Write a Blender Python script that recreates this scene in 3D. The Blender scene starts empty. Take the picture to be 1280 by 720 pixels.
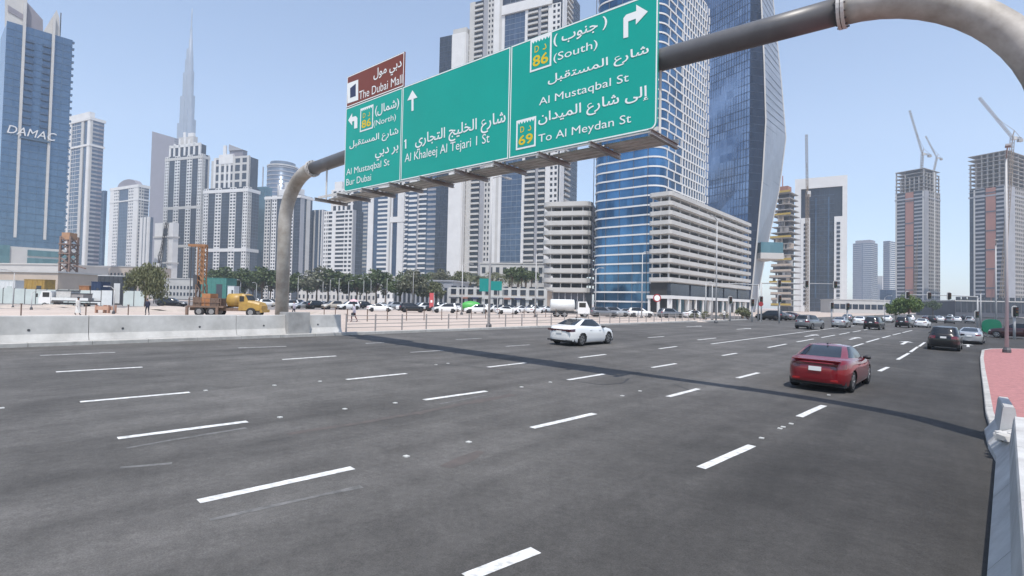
import bpy, math, random
import numpy as np
from mathutils import Vector, Matrix
random.seed(7); RNG = np.random.default_rng(7)
R = math.radians
scn = bpy.context.scene
# ------------------------------------------------------------------ camera
F = 674.0; H = 2.8
ROLL = R(1.2); PITCH = math.atan(18/674.0)
fw = np.array([0, math.cos(PITCH), math.sin(PITCH)])
_u0 = np.cross([1.0, 0, 0], fw)
rt = math.cos(ROLL)*np.array([1.0, 0, 0]) + math.sin(ROLL)*_u0
up = math.cos(ROLL)*_u0 - math.sin(ROLL)*np.array([1.0, 0, 0])
cam = bpy.data.cameras.new('camera'); co = bpy.data.objects.new('camera', cam)
scn.collection.objects.link(co)
cam.sensor_width = 36; cam.lens = 36*F/1280; cam.clip_start = 0.1; cam.clip_end = 20000
m4 = Matrix.Identity(4)
for i in range(3):
    m4[i][0] = rt[i]; m4[i][1] = up[i]; m4[i][2] = -fw[i]
m4[2][3] = H
co.matrix_world = m4; scn.camera = co
# ------------------------------------------------------------------ world, sun, exposure
SUN_AZ = R(176.0)      # compass angle of the sun measured from +Y towards +X
SUN_EL = R(65)
w = bpy.data.worlds.new('World'); scn.world = w; w.use_nodes = True
nt = w.node_tree; nt.nodes.clear()
sky = nt.nodes.new('ShaderNodeTexSky'); sky.sky_type = 'NISHITA'; sky.sun_disc = False
sky.sun_elevation = SUN_EL; sky.sun_rotation = SUN_AZ
sky.air_density = 1.0; sky.dust_density = 1.0; sky.ozone_density = 1.5; sky.altitude = 0
bg = nt.nodes.new('ShaderNodeBackground'); bg.inputs[1].default_value = 0.15
wo = nt.nodes.new('ShaderNodeOutputWorld')
nt.links.new(sky.outputs[0], bg.inputs[0]); nt.links.new(bg.outputs[0], wo.inputs[0])
sl = bpy.data.lights.new('sun', 'SUN'); sl.energy = 3.6; sl.angle = R(0.53); sl.color = (1, 0.955, 0.89)
so = bpy.data.objects.new('sun', sl); scn.collection.objects.link(so)
sd = Vector((math.sin(SUN_AZ)*math.cos(SUN_EL), math.cos(SUN_AZ)*math.cos(SUN_EL), math.sin(SUN_EL)))
so.rotation_euler = sd.to_track_quat('Z', 'Y').to_euler()
vs = scn.view_settings
vs.view_transform = 'Standard'; vs.look = 'None'; vs.exposure = 0.36; vs.gamma = 1; vs.use_curve_mapping = False
scn.cycles.use_denoising = True
scn.cycles.max_bounces = 6; scn.cycles.volume_bounces = 2
# ------------------------------------------------------------------ pixel helpers (pixels of the 1280x720 photograph)
TH = R(40)
rd = np.array([math.sin(TH), math.cos(TH), 0]); rl = np.array([-math.cos(TH), math.sin(TH), 0])
CS = 0.025; LATL = 27.6; ZL = CS*LATL          # road crossfall, left road edge, level of the land beyond it
CAMP = np.array([0, 0, H])
def ray(x, y):
    d = fw + rt*(x-640)/F - up*(y-360)/F
    return d
def road(x, y, dz=0.0):                        # pixel -> point on the cross-sloped road
    d = ray(x, y); n = np.array([0, 0, 1.0]) - CS*rl
    t = (-(H-dz))/(d @ n)
    return CAMP + d*t
def land(x, y, z=None):                        # pixel -> point on the flat land left of the road
    d = ray(x, y); z = ZL if z is None else z
    return CAMP + d*((z-H)/d[2])
def at(x, y, Y):                               # pixel -> point at depth Y
    d = ray(x, y); return CAMP + d*(Y/d[1])
def sl_(s, l, z=None):                         # road coordinates (along, left) -> world
    p = rd*s + rl*l
    p[2] = zr(l) if z is None else z
    return p
def zr(l): return CS*min(max(l, 0), LATL)
def SL(p): return float(p @ rd), float(p @ rl)
def horizon(x): return 378 + (x-640)*math.tan(ROLL)
# ------------------------------------------------------------------ scene helpers
COL = scn.collection
def tag(o, label=None, cat=None, group=None, kind=None):
    if label: o['label'] = label
    if cat: o['category'] = cat
    if group: o['group'] = group
    if kind: o['kind'] = kind
    return o
def empty(name, loc, rz=0, label=None, cat=None, group=None):
    o = bpy.data.objects.new(name, None); COL.objects.link(o)
    o.location = loc; o.rotation_euler = (0, 0, rz); o.empty_display_size = 0.2
    return tag(o, label, cat, group)
def link(name, me, parent=None, label=None, cat=None, group=None, kind=None, loc=None, rz=None):
    o = bpy.data.objects.new(name, me); COL.objects.link(o)
    if parent is not None: o.parent = parent
    if loc is not None: o.location = loc
    if rz is not None: o.rotation_euler = (0, 0, rz)
    return tag(o, label, cat, group, kind)
class MB:
    def __init__(s): s.v = []; s.f = []; s.m = []; s.n = 0; s.cm = 0
    def add(s, v, f, m=None):
        v = np.asarray(v, float).reshape(-1, 3)
        s.v.append(v); b = s.n
        m = s.cm if m is None else m
        for q in f: s.f.append([i+b for i in q]); s.m.append(m)
        s.n += len(v)
    def box(s, x0, x1, y0, y1, z0, z1, m=None):
        s.add([(x0,y0,z0),(x1,y0,z0),(x1,y1,z0),(x0,y1,z0),(x0,y0,z1),(x1,y0,z1),(x1,y1,z1),(x0,y1,z1)],
              [(3,2,1,0),(4,5,6,7),(0,1,5,4),(1,2,6,5),(2,3,7,6),(3,0,4,7)], m)
    def obox(s, c, ax, ay, az, m=None):        # centre + three half-axis vectors
        c, ax, ay, az = [np.asarray(q, float) for q in (c, ax, ay, az)]
        v = [c-ax-ay-az, c+ax-ay-az, c+ax+ay-az, c-ax+ay-az, c-ax-ay+az, c+ax-ay+az, c+ax+ay+az, c-ax+ay+az]
        s.add(v, [(3,2,1,0),(4,5,6,7),(0,1,5,4),(1,2,6,5),(2,3,7,6),(3,0,4,7)], m)
    def bar(s, p, q, wd, ht=None, m=None):     # square bar from p to q
        p, q = np.asarray(p, float), np.asarray(q, float); d = (q-p); L = np.linalg.norm(d); d = d/max(L, 1e-9)
        a = np.cross(d, [0, 0, 1.0])
        if np.linalg.norm(a) < 1e-3: a = np.array([1.0, 0, 0])
        a /= np.linalg.norm(a); b = np.cross(a, d)
        s.obox((p+q)/2, d*L/2, a*wd/2, b*(ht or wd)/2, m)
    def prism(s, poly, z0, z1, m=None):        # poly counter-clockwise
        n = len(poly)
        v = [(p[0], p[1], z0) for p in poly] + [(p[0], p[1], z1) for p in poly]
        f = [tuple(range(n-1, -1, -1)), tuple(range(n, 2*n))] + [(i, (i+1) % n, n+(i+1) % n, n+i) for i in range(n)]
        s.add(v, f, m)
    def loft(s, rings, cap=True, m=None, closed=True):
        n = len(rings[0]); v = np.concatenate([np.asarray(r, float) for r in rings]); f = []
        for k in range(len(rings)-1):
            for i in range(n if closed else n-1):
                j = (i+1) % n
                f.append((k*n+i, k*n+j, (k+1)*n+j, (k+1)*n+i))
        if cap:
            f.append(tuple(range(n-1, -1, -1))); f.append(tuple(range((len(rings)-1)*n, len(rings)*n)))
        s.add(v, f, m)
    def tube(s, path, rad, n=12, m=None, cap=True):
        path = [np.asarray(p, float) for p in path]
        rad = rad if hasattr(rad, '__len__') else [rad]*len(path)
        rings = []; a = None
        for i, p in enumerate(path):
            t = path[min(i+1, len(path)-1)] - path[max(i-1, 0)]; t /= max(np.linalg.norm(t), 1e-9)
            if a is None:
                a = np.cross(t, [0, 0, 1.0])
                if np.linalg.norm(a) < 1e-3: a = np.cross(t, [0, 1.0, 0])
            a = a - t*(a @ t); a /= np.linalg.norm(a); b = np.cross(t, a)
            rings.append([p + rad[i]*(math.cos(2*math.pi*k/n)*a + math.sin(2*math.pi*k/n)*b) for k in range(n)])
        s.loft(rings, cap, m)
    def lathe(s, c, prof, n=16, axis='z', m=None):   # prof: (radius, height)
        rings = []
        for r_, h_ in prof:
            ring = []
            for k in range(n):
                a = 2*math.pi*k/n; x, y = r_*math.cos(a), r_*math.sin(a)
                ring.append({'z': (c[0]+x, c[1]+y, c[2]+h_), 'y': (c[0]+x, c[1]-h_, c[2]+y), 'x': (c[0]+h_, c[1]+x, c[2]+y)}[axis])
            rings.append(ring)
        s.loft(rings, True, m)
    def mesh(s, name, mats, smooth=False):
        me = bpy.data.meshes.new(name)
        v = np.concatenate(s.v) if s.v else np.zeros((0, 3))
        me.from_pydata(v.tolist(), [], s.f)
        for mm in (mats if isinstance(mats, (list, tuple)) else [mats]): me.materials.append(M[mm] if isinstance(mm, str) else mm)
        me.polygons.foreach_set('material_index', s.m)
        if smooth: me.polygons.foreach_set('use_smooth', [True]*len(me.polygons))
        me.update(); return me
    def build(s, name, mats, parent=None, smooth=False, **kw):
        return link(name, s.mesh(name, mats, smooth), parent, **kw)
def smooth_by_angle(me, ang=40):
    me.polygons.foreach_set('use_smooth', [True]*len(me.polygons))
    me.set_sharp_from_angle(angle=R(ang))
# ------------------------------------------------------------------ materials
M = {}
def mat(name, col, rough=0.6, metal=0.0, var=0.12, scale=1.5, bump=0.0, bscale=20, spec=0.5, dirt=None, coat=0.0):
    m = bpy.data.materials.new(name); m.use_nodes = True; t = m.node_tree
    b = t.nodes['Principled BSDF']; b.inputs['Roughness'].default_value = rough; b.inputs['Metallic'].default_value = metal
    b.inputs['Specular IOR Level'].default_value = spec; b.inputs['Coat Weight'].default_value = coat
    b.inputs['Coat Roughness'].default_value = 0.04
    tc = t.nodes.new('ShaderNodeTexCoord')
    if var > 0:
        nz = t.nodes.new('ShaderNodeTexNoise'); nz.inputs['Scale'].default_value = scale; nz.inputs['Detail'].default_value = 6
        nz.inputs['Roughness'].default_value = 0.65
        t.links.new(tc.outputs['Object'], nz.inputs['Vector'])
        rp = t.nodes.new('ShaderNodeValToRGB'); e = rp.color_ramp.elements
        e[0].position = 0.3; e[1].position = 0.72
        e[0].color = tuple(c*(1-var) for c in (dirt or col)) + (1,)
        e[1].color = tuple(min(1, c*(1+var)) for c in col) + (1,)
        t.links.new(nz.outputs['Fac'], rp.inputs['Fac']); t.links.new(rp.outputs[0], b.inputs['Base Color'])
    else:
        b.inputs['Base Color'].default_value = tuple(col) + (1,)
    if bump > 0:
        n2 = t.nodes.new('ShaderNodeTexNoise'); n2.inputs['Scale'].default_value = bscale; n2.inputs['Detail'].default_value = 4
        t.links.new(tc.outputs['Object'], n2.inputs['Vector'])
        bp = t.nodes.new('ShaderNodeBump'); bp.inputs['Strength'].default_value = bump; bp.inputs['Distance'].default_value = 0.02
        t.links.new(n2.outputs['Fac'], bp.inputs['Height']); t.links.new(bp.outputs[0], b.inputs['Normal'])
    M[name] = m; return m
def glassmat(name, c1, c2, sx=1.5, sz=3.3, rough=0.12, metal=0.55, nsc=0.06, amp=1.4):
    m = bpy.data.materials.new(name); m.use_nodes = True; t = m.node_tree
    b = t.nodes['Principled BSDF']; b.inputs['Roughness'].default_value = rough; b.inputs['Metallic'].default_value = metal
    tc = t.nodes.new('ShaderNodeTexCoord'); sn = t.nodes.new('ShaderNodeVectorMath'); sn.operation = 'SNAP'
    sn.inputs[1].default_value = (sx, sx, sz)
    wn = t.nodes.new('ShaderNodeTexWhiteNoise'); nz = t.nodes.new('ShaderNodeTexNoise'); nz.inputs['Scale'].default_value = nsc
    nz.inputs['Detail'].default_value = 3
    mx = t.nodes.new('ShaderNodeMath'); mx.operation = 'MULTIPLY_ADD'; mx.inputs[1].default_value = 0.45
    md = t.nodes.new('ShaderNodeMath'); md.operation = 'MULTIPLY_ADD'; md.inputs[1].default_value = amp; md.inputs[2].default_value = -0.5*amp+0.28
    rp = t.nodes.new('ShaderNodeMix'); rp.data_type = 'RGBA'
    rp.inputs[6].default_value = tuple(c1)+(1,); rp.inputs[7].default_value = tuple(c2)+(1,)
    t.links.new(tc.outputs['Object'], sn.inputs[0]); t.links.new(sn.outputs[0], wn.inputs[0])
    t.links.new(tc.outputs['Object'], nz.inputs['Vector']); t.links.new(wn.outputs['Value'], mx.inputs[0])
    t.links.new(nz.outputs['Fac'], md.inputs[0]); t.links.new(md.outputs[0], mx.inputs[2])
    t.links.new(mx.outputs[0], rp.inputs[0]); rp.clamp_factor = True
    t.links.new(rp.outputs[2], b.inputs['Base Color'])
    M[name] = m; return m
def asphalt_mat():
    m = bpy.data.materials.new('asphalt'); m.use_nodes = True; t = m.node_tree; L = t.links.new
    b = t.nodes['Principled BSDF']; b.inputs['Roughness'].default_value = 0.85; b.inputs['Specular IOR Level'].default_value = 0.3
    tc = t.nodes.new('ShaderNodeTexCoord')
    mp = t.nodes.new('ShaderNodeMapping'); mp.vector_type = 'POINT'; mp.inputs['Rotation'].default_value = (0, 0, TH)   # x' across, y' along the lanes
    L(tc.outputs['Object'], mp.inputs['Vector'])
    def noise(scale, detail, vec=None, rough=0.6):
        n = t.nodes.new('ShaderNodeTexNoise'); n.inputs['Scale'].default_value = scale; n.inputs['Detail'].default_value = detail
        n.inputs['Roughness'].default_value = rough; L(vec or tc.outputs['Object'], n.inputs['Vector']); return n.outputs['Fac']
    def mul(vec, s):
        v = t.nodes.new('ShaderNodeVectorMath'); v.operation = 'MULTIPLY'; v.inputs[1].default_value = s; L(vec, v.inputs[0]); return v.outputs[0]
    def mp_range(f, a, b_, c, d):
        r = t.nodes.new('ShaderNodeMapRange'); r.inputs[1].default_value = a; r.inputs[2].default_value = b_
        r.inputs[3].default_value = c; r.inputs[4].default_value = d; L(f, r.inputs[0]); return r.outputs[0]
    def mth(op, a, b_):
        n = t.nodes.new('ShaderNodeMath'); n.operation = op
        for i, q in enumerate((a, b_)):
            if isinstance(q, (int, float)): n.inputs[i].default_value = q
            else: L(q, n.inputs[i])
        return n.outputs[0]
    patch = mp_range(noise(0.18, 5), 0.3, 0.7, 0.72, 1.26)                 # large worn patches
    blot = mp_range(noise(1.1, 6, None, 0.7), 0.3, 0.75, 0.78, 1.18)
    streak = mp_range(noise(1.0, 5, mul(mp.outputs[0], (1.1, 0.07, 1)), 0.65), 0.3, 0.7, 0.80, 1.20)   # drawn out along the lanes
    grain = mp_range(noise(55, 3, None, 0.8), 0.25, 0.75, 0.62, 1.38)
    fine = mp_range(noise(9, 5, None, 0.75), 0.3, 0.7, 0.82, 1.18)
    v = mth('MULTIPLY', mth('MULTIPLY', patch, blot), mth('MULTIPLY', streak, mth('MULTIPLY', grain, fine)))
    # oil darkened wheel lanes of the nearside lane, old sealed joints
    vor = t.nodes.new('ShaderNodeTexVoronoi'); vor.feature = 'DISTANCE_TO_EDGE'; vor.inputs['Scale'].default_value = 0.11
    wv = t.nodes.new('ShaderNodeVectorMath'); wv.operation = 'ADD'
    nv = t.nodes.new('ShaderNodeTexNoise'); nv.inputs['Scale'].default_value = 0.6; nv.inputs['Detail'].default_value = 5
    L(tc.outputs['Object'], nv.inputs['Vector']); L(tc.outputs['Object'], wv.inputs[0]); L(nv.outputs['Color'], wv.inputs[1]); L(wv.outputs[0], vor.inputs['Vector'])
    crack = mp_range(vor.outputs['Distance'], 0.0, 0.003, 0.9, 1.0)
    v = mth('MULTIPLY', v, crack)
    sx = t.nodes.new('ShaderNodeSeparateXYZ'); L(mp.outputs[0], sx.inputs[0])
    edge = mth('ADD', sx.outputs[0], mp_range(noise(0.35, 4), 0.3, 0.7, -1.0, 1.0))      # the nearside lanes carry a newer, darker surface
    v = mth('MULTIPLY', v, mp_range(edge, -6.5, -2.0, 1.10, 0.56))
    wp = mth('SINE', mth('MULTIPLY', sx.outputs[0], 2*math.pi/1.78), 0)                    # polished wheel paths
    v = mth('MULTIPLY', v, mp_range(mth('MULTIPLY', wp, mp_range(noise(0.25, 3), 0.35, 0.65, 0.0, 1.0)), -1, 1, 0.92, 1.08))
    cm = t.nodes.new('ShaderNodeMix'); cm.data_type = 'RGBA'; cm.inputs[6].default_value = (0.0, 0.0, 0.0, 1); cm.inputs[7].default_value = (0.092, 0.088, 0.084, 1)
    cm.clamp_factor = False
    L(v, cm.inputs[0]); L(cm.outputs[2], b.inputs['Base Color'])
    bp = t.nodes.new('ShaderNodeBump'); bp.inputs['Strength'].default_value = 0.35; bp.inputs['Distance'].default_value = 0.01
    L(noise(70, 3, None, 0.7), bp.inputs['Height']); L(bp.outputs[0], b.inputs['Normal'])
    M['asphalt'] = m
asphalt_mat()
mat('paint', (0.76, 0.76, 0.74), 0.6, var=0.12, scale=9, dirt=(0.42, 0.42, 0.41))
mat('paint_dull', (0.5,0.5,0.49), 0.7, var=0.25, scale=5, dirt=(0.25,0.25,0.25))
mat('paint_worn', (0.15, 0.148, 0.145), 0.85, var=0.3, scale=5, dirt=(0.095, 0.093, 0.09))
mat('stud', (0.55, 0.55, 0.52), 0.4, var=0)
mat('sand', (0.47, 0.39, 0.335), 0.95, var=0.16, scale=0.12, bump=0.3, bscale=3)
mat('lot', (0.22, 0.20, 0.19), 0.9, var=0.18, scale=0.1)
mat('dark_strip', (0.035, 0.035, 0.037), 0.7, var=0.2)
mat('rust_stain', (0.098, 0.081, 0.075), 0.9, var=0.15, scale=3, dirt=(0.086, 0.079, 0.075))
mat('concrete', (0.36, 0.355, 0.345), 0.85, var=0.14, scale=1.2, bump=0.15, bscale=30, dirt=(0.29, 0.285, 0.275))
mat('concrete_light', (0.54, 0.53, 0.51), 0.85, var=0.10, scale=1.0, bump=0.1, bscale=25, dirt=(0.43, 0.42, 0.40))
mat('kerb', (0.40, 0.39, 0.37), 0.9, var=0.2, scale=3, bump=0.2)
mat('red_paver', (0.38, 0.165, 0.16), 0.85, var=0.2, scale=6, bump=0.2, bscale=60, dirt=(0.33, 0.15, 0.145))
mat('galv', (0.62, 0.61, 0.585), 0.5, metal=0.0, var=0.12, scale=1.2, dirt=(0.48, 0.46, 0.43))
mat('bracket_grey', (0.26, 0.25, 0.24), 0.5, var=0.15)
mat('pole_paint', (0.45, 0.43, 0.395), 0.55, metal=0.0, var=0.12, scale=1.1, dirt=(0.27, 0.24, 0.20))
mat('pole_dark', (0.10, 0.10, 0.104), 0.42, metal=0.0, var=0.12, scale=2)
mat('steel_dark', (0.10, 0.10, 0.105), 0.5, metal=0.4, var=0.1)
mat('sign_green', (0.0, 0.34, 0.265), 0.35, var=0.05, scale=0.6)
mat('sign_brown', (0.19, 0.04, 0.018), 0.4, var=0.05)
mat('sign_white', (0.80, 0.82, 0.80), 0.4, var=0)
mat('sign_yellow', (0.72, 0.52, 0.01), 0.45, var=0)
mat('sign_navy', (0.03, 0.035, 0.09), 0.45, var=0)
mat('sign_back', (0.38, 0.38, 0.37), 0.5, metal=0.4, var=0.1)
# ------------------------------------------------------------------ ground and road
g = MB(); G0 = ZL-0.03
# flat land left of the road, out to the horizon, and a lower sheet under the road
a, b_ = sl_(-400, LATL+0.3, G0), sl_(4000, LATL+0.3, G0)
c_, d_ = sl_(4000, 6000, G0), sl_(-400, 6000, G0)
g.add([a, b_, c_, d_], [(0, 1, 2, 3)])
a, b_ = sl_(-400, -3000, -0.06), sl_(4000, -3000, -0.06); c_, d_ = sl_(4000, LATL+0.3, -0.06), sl_(-400, LATL+0.3, -0.06)
g.add([a, b_, c_, d_], [(0, 1, 2, 3)])
g.add([sl_(-400, LATL+0.3, -0.06), sl_(4000, LATL+0.3, -0.06), sl_(4000, LATL+0.3, G0), sl_(-400, LATL+0.3, G0)], [(0, 1, 2, 3)])
g.build('ground', 'sand', kind='structure')
g = MB()
S = [-12, 20, 60, 95, 130, 250, 900]
rows = [[sl_(s, -8 if s < 50 else -26, 0.0), sl_(s, 0, 0.0), sl_(s, LATL/2), sl_(s, LATL+0.3, CS*(LATL+0.3))] for s in S]
g.loft(rows, cap=False, closed=False)
road_o = g.build('road', 'asphalt', kind='structure')
# cross street to the left beyond the signals
g = MB(); g.add([sl_(96, LATL+0.2, ZL+0.006), sl_(132, LATL+0.2, ZL+0.006), sl_(132, 400, ZL+0.006), sl_(96, 400, ZL+0.006)], [(0, 1, 2, 3)])
g.build('cross_street', 'asphalt', kind='structure')
g = MB(); g.add([sl_(-60, 92, G0+0.012), sl_(90, 92, G0+0.012), sl_(90, 240, G0+0.012), sl_(-60, 240, G0+0.012)], [(0, 1, 2, 3)])
g.build('car_park_ground', 'lot', kind='structure')
# markings: each dash lies on the road at the spot the photograph shows
def strip(p, q, wd, dz, matn, name, parent=road_o, rag=0.0):
    p, q = np.array(p), np.array(q); d = q-p; L = np.linalg.norm(d); d /= L
    n = np.cross([0, 0, 1.0], d); n[2] = 0; n /= np.linalg.norm(n)
    k = max(2, int(L/0.5)); e1, e2 = [], []
    for i in range(k+1):
        c = p + d*L*i/k
        a = wd/2*(1+random.uniform(-rag, rag)); b = wd/2*(1+random.uniform(-rag, rag))
        e1.append(c+n*a); e2.append(c-n*b)
    pts = e1+e2; P = np.array(pts); P[:, 2] = [zr(float(x @ rl)) + dz for x in P]
    mb = MB(); mb.add(P, [(i, i+1, k+1+i+1, k+1+i) for i in range(k)])
    mb.f = [f[::-1] for f in mb.f]
    return mb.build(name, matn, parent)
DASH = [((583,722),(670,688)),((876,585),(940,557)),((999,521),(1030,507)),((1099,464),(1110,459)),((1122,449.5),(1136,441.5)),((1138,440),(1147,433.5)),((1149,433),(1156,428)),
 ((248,627),(441,585)),((665,535),(743,517)),((835,496),(873,486)),((922,472.5),(948,466)),((1062,434.5),(1079,429.5)),((1083,427.8),(1099,423.2)),((1103,422.3),(1113,419.6)),((1116,418.8),(1126,416.3)),((1128,415.8),(1140,413)),
 ((147,548),(309,527)),((530,500),(608,489)),((710,475),(755,467.5)),((815,459.5),(845,454.5)),((903,444.5),(921,441.5)),((960,434.5),(983,430)),((996,427.5),(1017,423.7)),((1027,422),(1044,418.8)),((1049,418),(1062,415.6)),((1066,415),(1076,413.2)),((1080,412.5),(1092,410.4)),
 ((100,502.5),(237,490.5)),((433,474.5),(508,467)),((610,459),(657,453.5)),((724,447),(757,443)),((824,436),(846,433)),
 ((70,465),(178,459)),((353,449.5),(420,445)),((513,440.5),(554,438)),((632,433),(662,431)),((722,426),(748,424)),
 ((50,444.5),(144,440.5)),((298,435),(358,433)),((457,429.3),(480,428.2)),((570,424.5),(602,423)),((810,422),(830,420.6)),((872,425),(895,422.5))]
for i, (p, q) in enumerate(DASH):
    P, Q = road(*p), road(*q)
    faint = (p[1] < 446 and p[0] < 760)
    strip(P, Q, 0.17 if not faint else 0.14, 0.005, 'paint' if not faint else 'paint_dull' if 'paint_dull' in M else 'paint', 'lane_dash', rag=0.06)
# the solid edge line of the left turning lanes, and far dashes
strip(road(889, 430), road(1000, 415.6), 0.16, 0.005, 'paint', 'lane_line', rag=0.05)
strip(road(1000, 415.6), road(1068, 407), 0.16, 0.005, 'paint', 'lane_line', rag=0.05)
# ghosts of earlier markings
for p, q in [((262,650),(452,608)),((158,560),(308,535)),((150,585),(215,579)),((550,505),(612,493))]:
    strip(road(*p), road(*q), 0.10, 0.003, 'paint_worn', 'worn_marking', rag=0.5)
for p, q in [((360,543),(520,517)),((520,517),(640,493)),((560,585),(600,564))]:
    strip(road(*p), road(*q), 0.22, 0.0035, 'rust_stain', 'rust_stain', rag=0.6)
# narrow near-black strips on the asphalt
for pts in [[(700,474),(752,481),(778,479),(786,473)],[(842,480),(860,487),(878,490)],[(505,452),(560,456),(640,463)]]:
    for p, q in zip(pts[:-1], pts[1:]): strip(road(*p), road(*q), 0.07, 0.003, 'dark_strip', 'road_strip', rag=0.3)
# straight and turning arrows on the far lanes
def arrow(c, hd, kind, sc=1.0):
    mb = MB(); d = np.array([math.sin(hd), math.cos(hd), 0]); n = np.array([-d[1], d[0], 0]); C = np.array(c)
    def poly(pts):
        v = []
        for x, y in pts:
            p = C + n*(-x*sc) + d*(y*sc); p[2] = zr(float(p @ rl)) + 0.005; v.append(p)
        mb.add(v, [tuple(range(len(v)))])
    poly([(-.09,-2.2),(.09,-2.2),(.09,1.0),(-.09,1.0)])
    if kind == 's': poly([(-.4,1.0),(.4,1.0),(0,2.2)])
    else:
        k = 1 if kind == 'r' else -1
        q = [(-.09*k,1.0),(.09*k,.8),(.7*k,.9),(.7*k,1.2),(-.09*k,1.3)]; poly(q if k > 0 else q[::-1])
        q = [(.7*k,.55),(1.35*k,1.05),(.7*k,1.55)]; poly(q if k > 0 else q[::-1])
    mb.build('lane_arrow', 'paint', road_o)
for x, y, kd, sc in [(1131,428.5,'s',1.3),(1068,423,'s',1.2),(1014,419.5,'s',1.2),(930,411,'s',1.1),(868,408,'s',1),(1210,432,'s',1.0)]:
    arrow(road(x, y), TH, kd, sc)
# raised road studs
for x, y in [(257,488.5),(343,482),(400,477),(350,522),(431,511.5),(494,504),(508,571),(586,553),(2,510.5),(979,534),(952,548),(975,536),(989,530),(545,456),(560,454.5),(652,484),(688,478),(1036,494),(778,495),(800,489)]:
    p = road(x, y); mb = MB(); mb.box(-.045,.045,-.04,.04,0,.018); mb.build('road_stud', 'stud', road_o, loc=p, rz=-TH)
# ------------------------------------------------------------------ kerbs, pavement and barriers
mat('sign_arr', (0.8,0.82,0.8), 0.4, var=0)
def swept(path, prof, name, matn, parent=None, smooth=False, closed_ends=True, **kw):
    # path: list of (s, l); prof: list of (offset to the left, z) closed, z above local ground
    rings = []
    for i, (s, l) in enumerate(path):
        p0 = np.array(path[max(i-1, 0)]); p1 = np.array(path[min(i+1, len(path)-1)]); d = p1-p0; d = d/np.linalg.norm(d)
        nn = np.array([-d[1], d[0]])      # left of travel in (s,l)
        ring = []
        for o, z in prof:
            q = np.array([s, l]) + nn*o
            ring.append(sl_(q[0], q[1], z + zr(l)))
        rings.append(ring)
    mb = MB(); mb.loft(rings, cap=True); 
    return mb.build(name, matn, parent, smooth, **kw)
def seglen(path, step):
    out = []; path = [np.array(p, float) for p in path]
    for a, b in zip(path[:-1], path[1:]):
        n = max(1, int(round(np.linalg.norm(b-a)/step)))
        for k in range(n): out.append((tuple(a+(b-a)*k/n), tuple(a+(b-a)*(k+1)/n)))
    return out
# right-hand pavement and its kerb
KR = [SL(road(x, y)) for x, y in [(1232,520),(1229,490),(1226,465),(1225,450),(1227,440)]]
KR = [(0, -0.75), (15.0, -0.55), (17.0, -0.47)] + [(s, l) for s, l in KR]
sE, lE = KR[-1]
KR += [(sE+2.5, lE-0.5), (sE+4.5, lE-1.7), (sE+5.6, lE-3.6), (sE+6.0, lE-6.5), (sE+6.1, lE-18)]
kerb_p = empty('kerb', sl_(KR[0][0], KR[0][1]), 0); tag(kerb_p, kind='structure')
def inv(o, parent):
    o.parent = parent; o.matrix_parent_inverse = parent.matrix_basis.inverted()
for (a, b) in seglen(KR, 1.0):
    a, b = np.array(a), np.array(b); d = (b-a); L = np.linalg.norm(d); g_ = d/L*0.006
    hh = 0.13+random.uniform(-.004, .004)
    o = swept([tuple(a+g_), tuple(b-g_)], [(0, -0.1), (0, hh-0.02), (-0.02, hh), (-0.16, hh), (-0.16, -0.1)], 'kerb_stone', 'kerb'); inv(o, kerb_p)
pv = [sl_(s, l-0.16, 0.118) for s, l in KR] + [sl_(KR[-1][0], -40, 0.118), sl_(KR[0][0], -40, 0.118)]
mb = MB(); mb.add(pv, [tuple(range(len(pv)))]); mb.f = [f[::-1] for f in mb.f]
pave = mb.build('pavement', 'red_paver', kind='structure')
# left kerb
KL = [SL(road(x, y)) for x, y in [(0,429),(430,417)]]
kl = empty('kerb', sl_(0, LATL), 0); tag(kl, kind='structure')
for (a, b) in seglen([(-2, LATL), (94, LATL)], 2.0):
    a, b = np.array(a), np.array(b)
    hh = .16+random.uniform(-.005,.005)
    o = swept([(a[0]+.008, a[1]), (b[0]-.008, b[1])], [(0, -0.1), (0, hh-.02), (.02, hh), (.4, hh), (.4, -0.1)][::-1], 'kerb_stone', 'kerb'); inv(o, kl)
# left concrete barrier wall, cast in lengths
BL = LATL+0.75
def wallz(x, y):   # height above local ground on the barrier plane for a pixel
    d = ray(x, y); t = BL/(d @ rl); p = CAMP+d*t; return SL(p)[0], p[2]-ZL
s_end = wallz(425, 398)[0]; bh = wallz(200, 394)[1]
print('barrier end', s_end, 'height', bh, 'wall left', wallz(0,394))
bar_l = empty('concrete_barrier', sl_(s_end, BL), 0, 'long pale concrete barrier wall along the far left kerb', 'barrier')
ss = np.arange(s_end, -30, -6.0)
for a, b in zip(ss[1:], ss[:-1]):
    hh = bh+random.uniform(-.012,.012)
    o = swept([(a+.012, BL), (b-.012, BL)], [(.30, 0), (-.30, 0), (-.30, .10), (-.15, .45), (-.11, hh-.02), (-.09, hh), (.09, hh), (.11, hh-.02), (.15, .45), (.30, .10)], 'barrier_segment', 'concrete_light'); inv(o, bar_l)
for s in np.arange(s_end-1.5, -10, -3.1):          # lifting holes
    p = sl_(s, BL-.135, ZL+.62); mb = MB(); mb.lathe((0,0,0), [(.05,0),(.05,.02)], 8, 'y'); o = mb.build('lifting_hole', 'steel_dark', loc=p+rl*-.0, rz=math.atan2(rl[1], rl[0])-math.pi/2); inv(o, bar_l)
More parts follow.
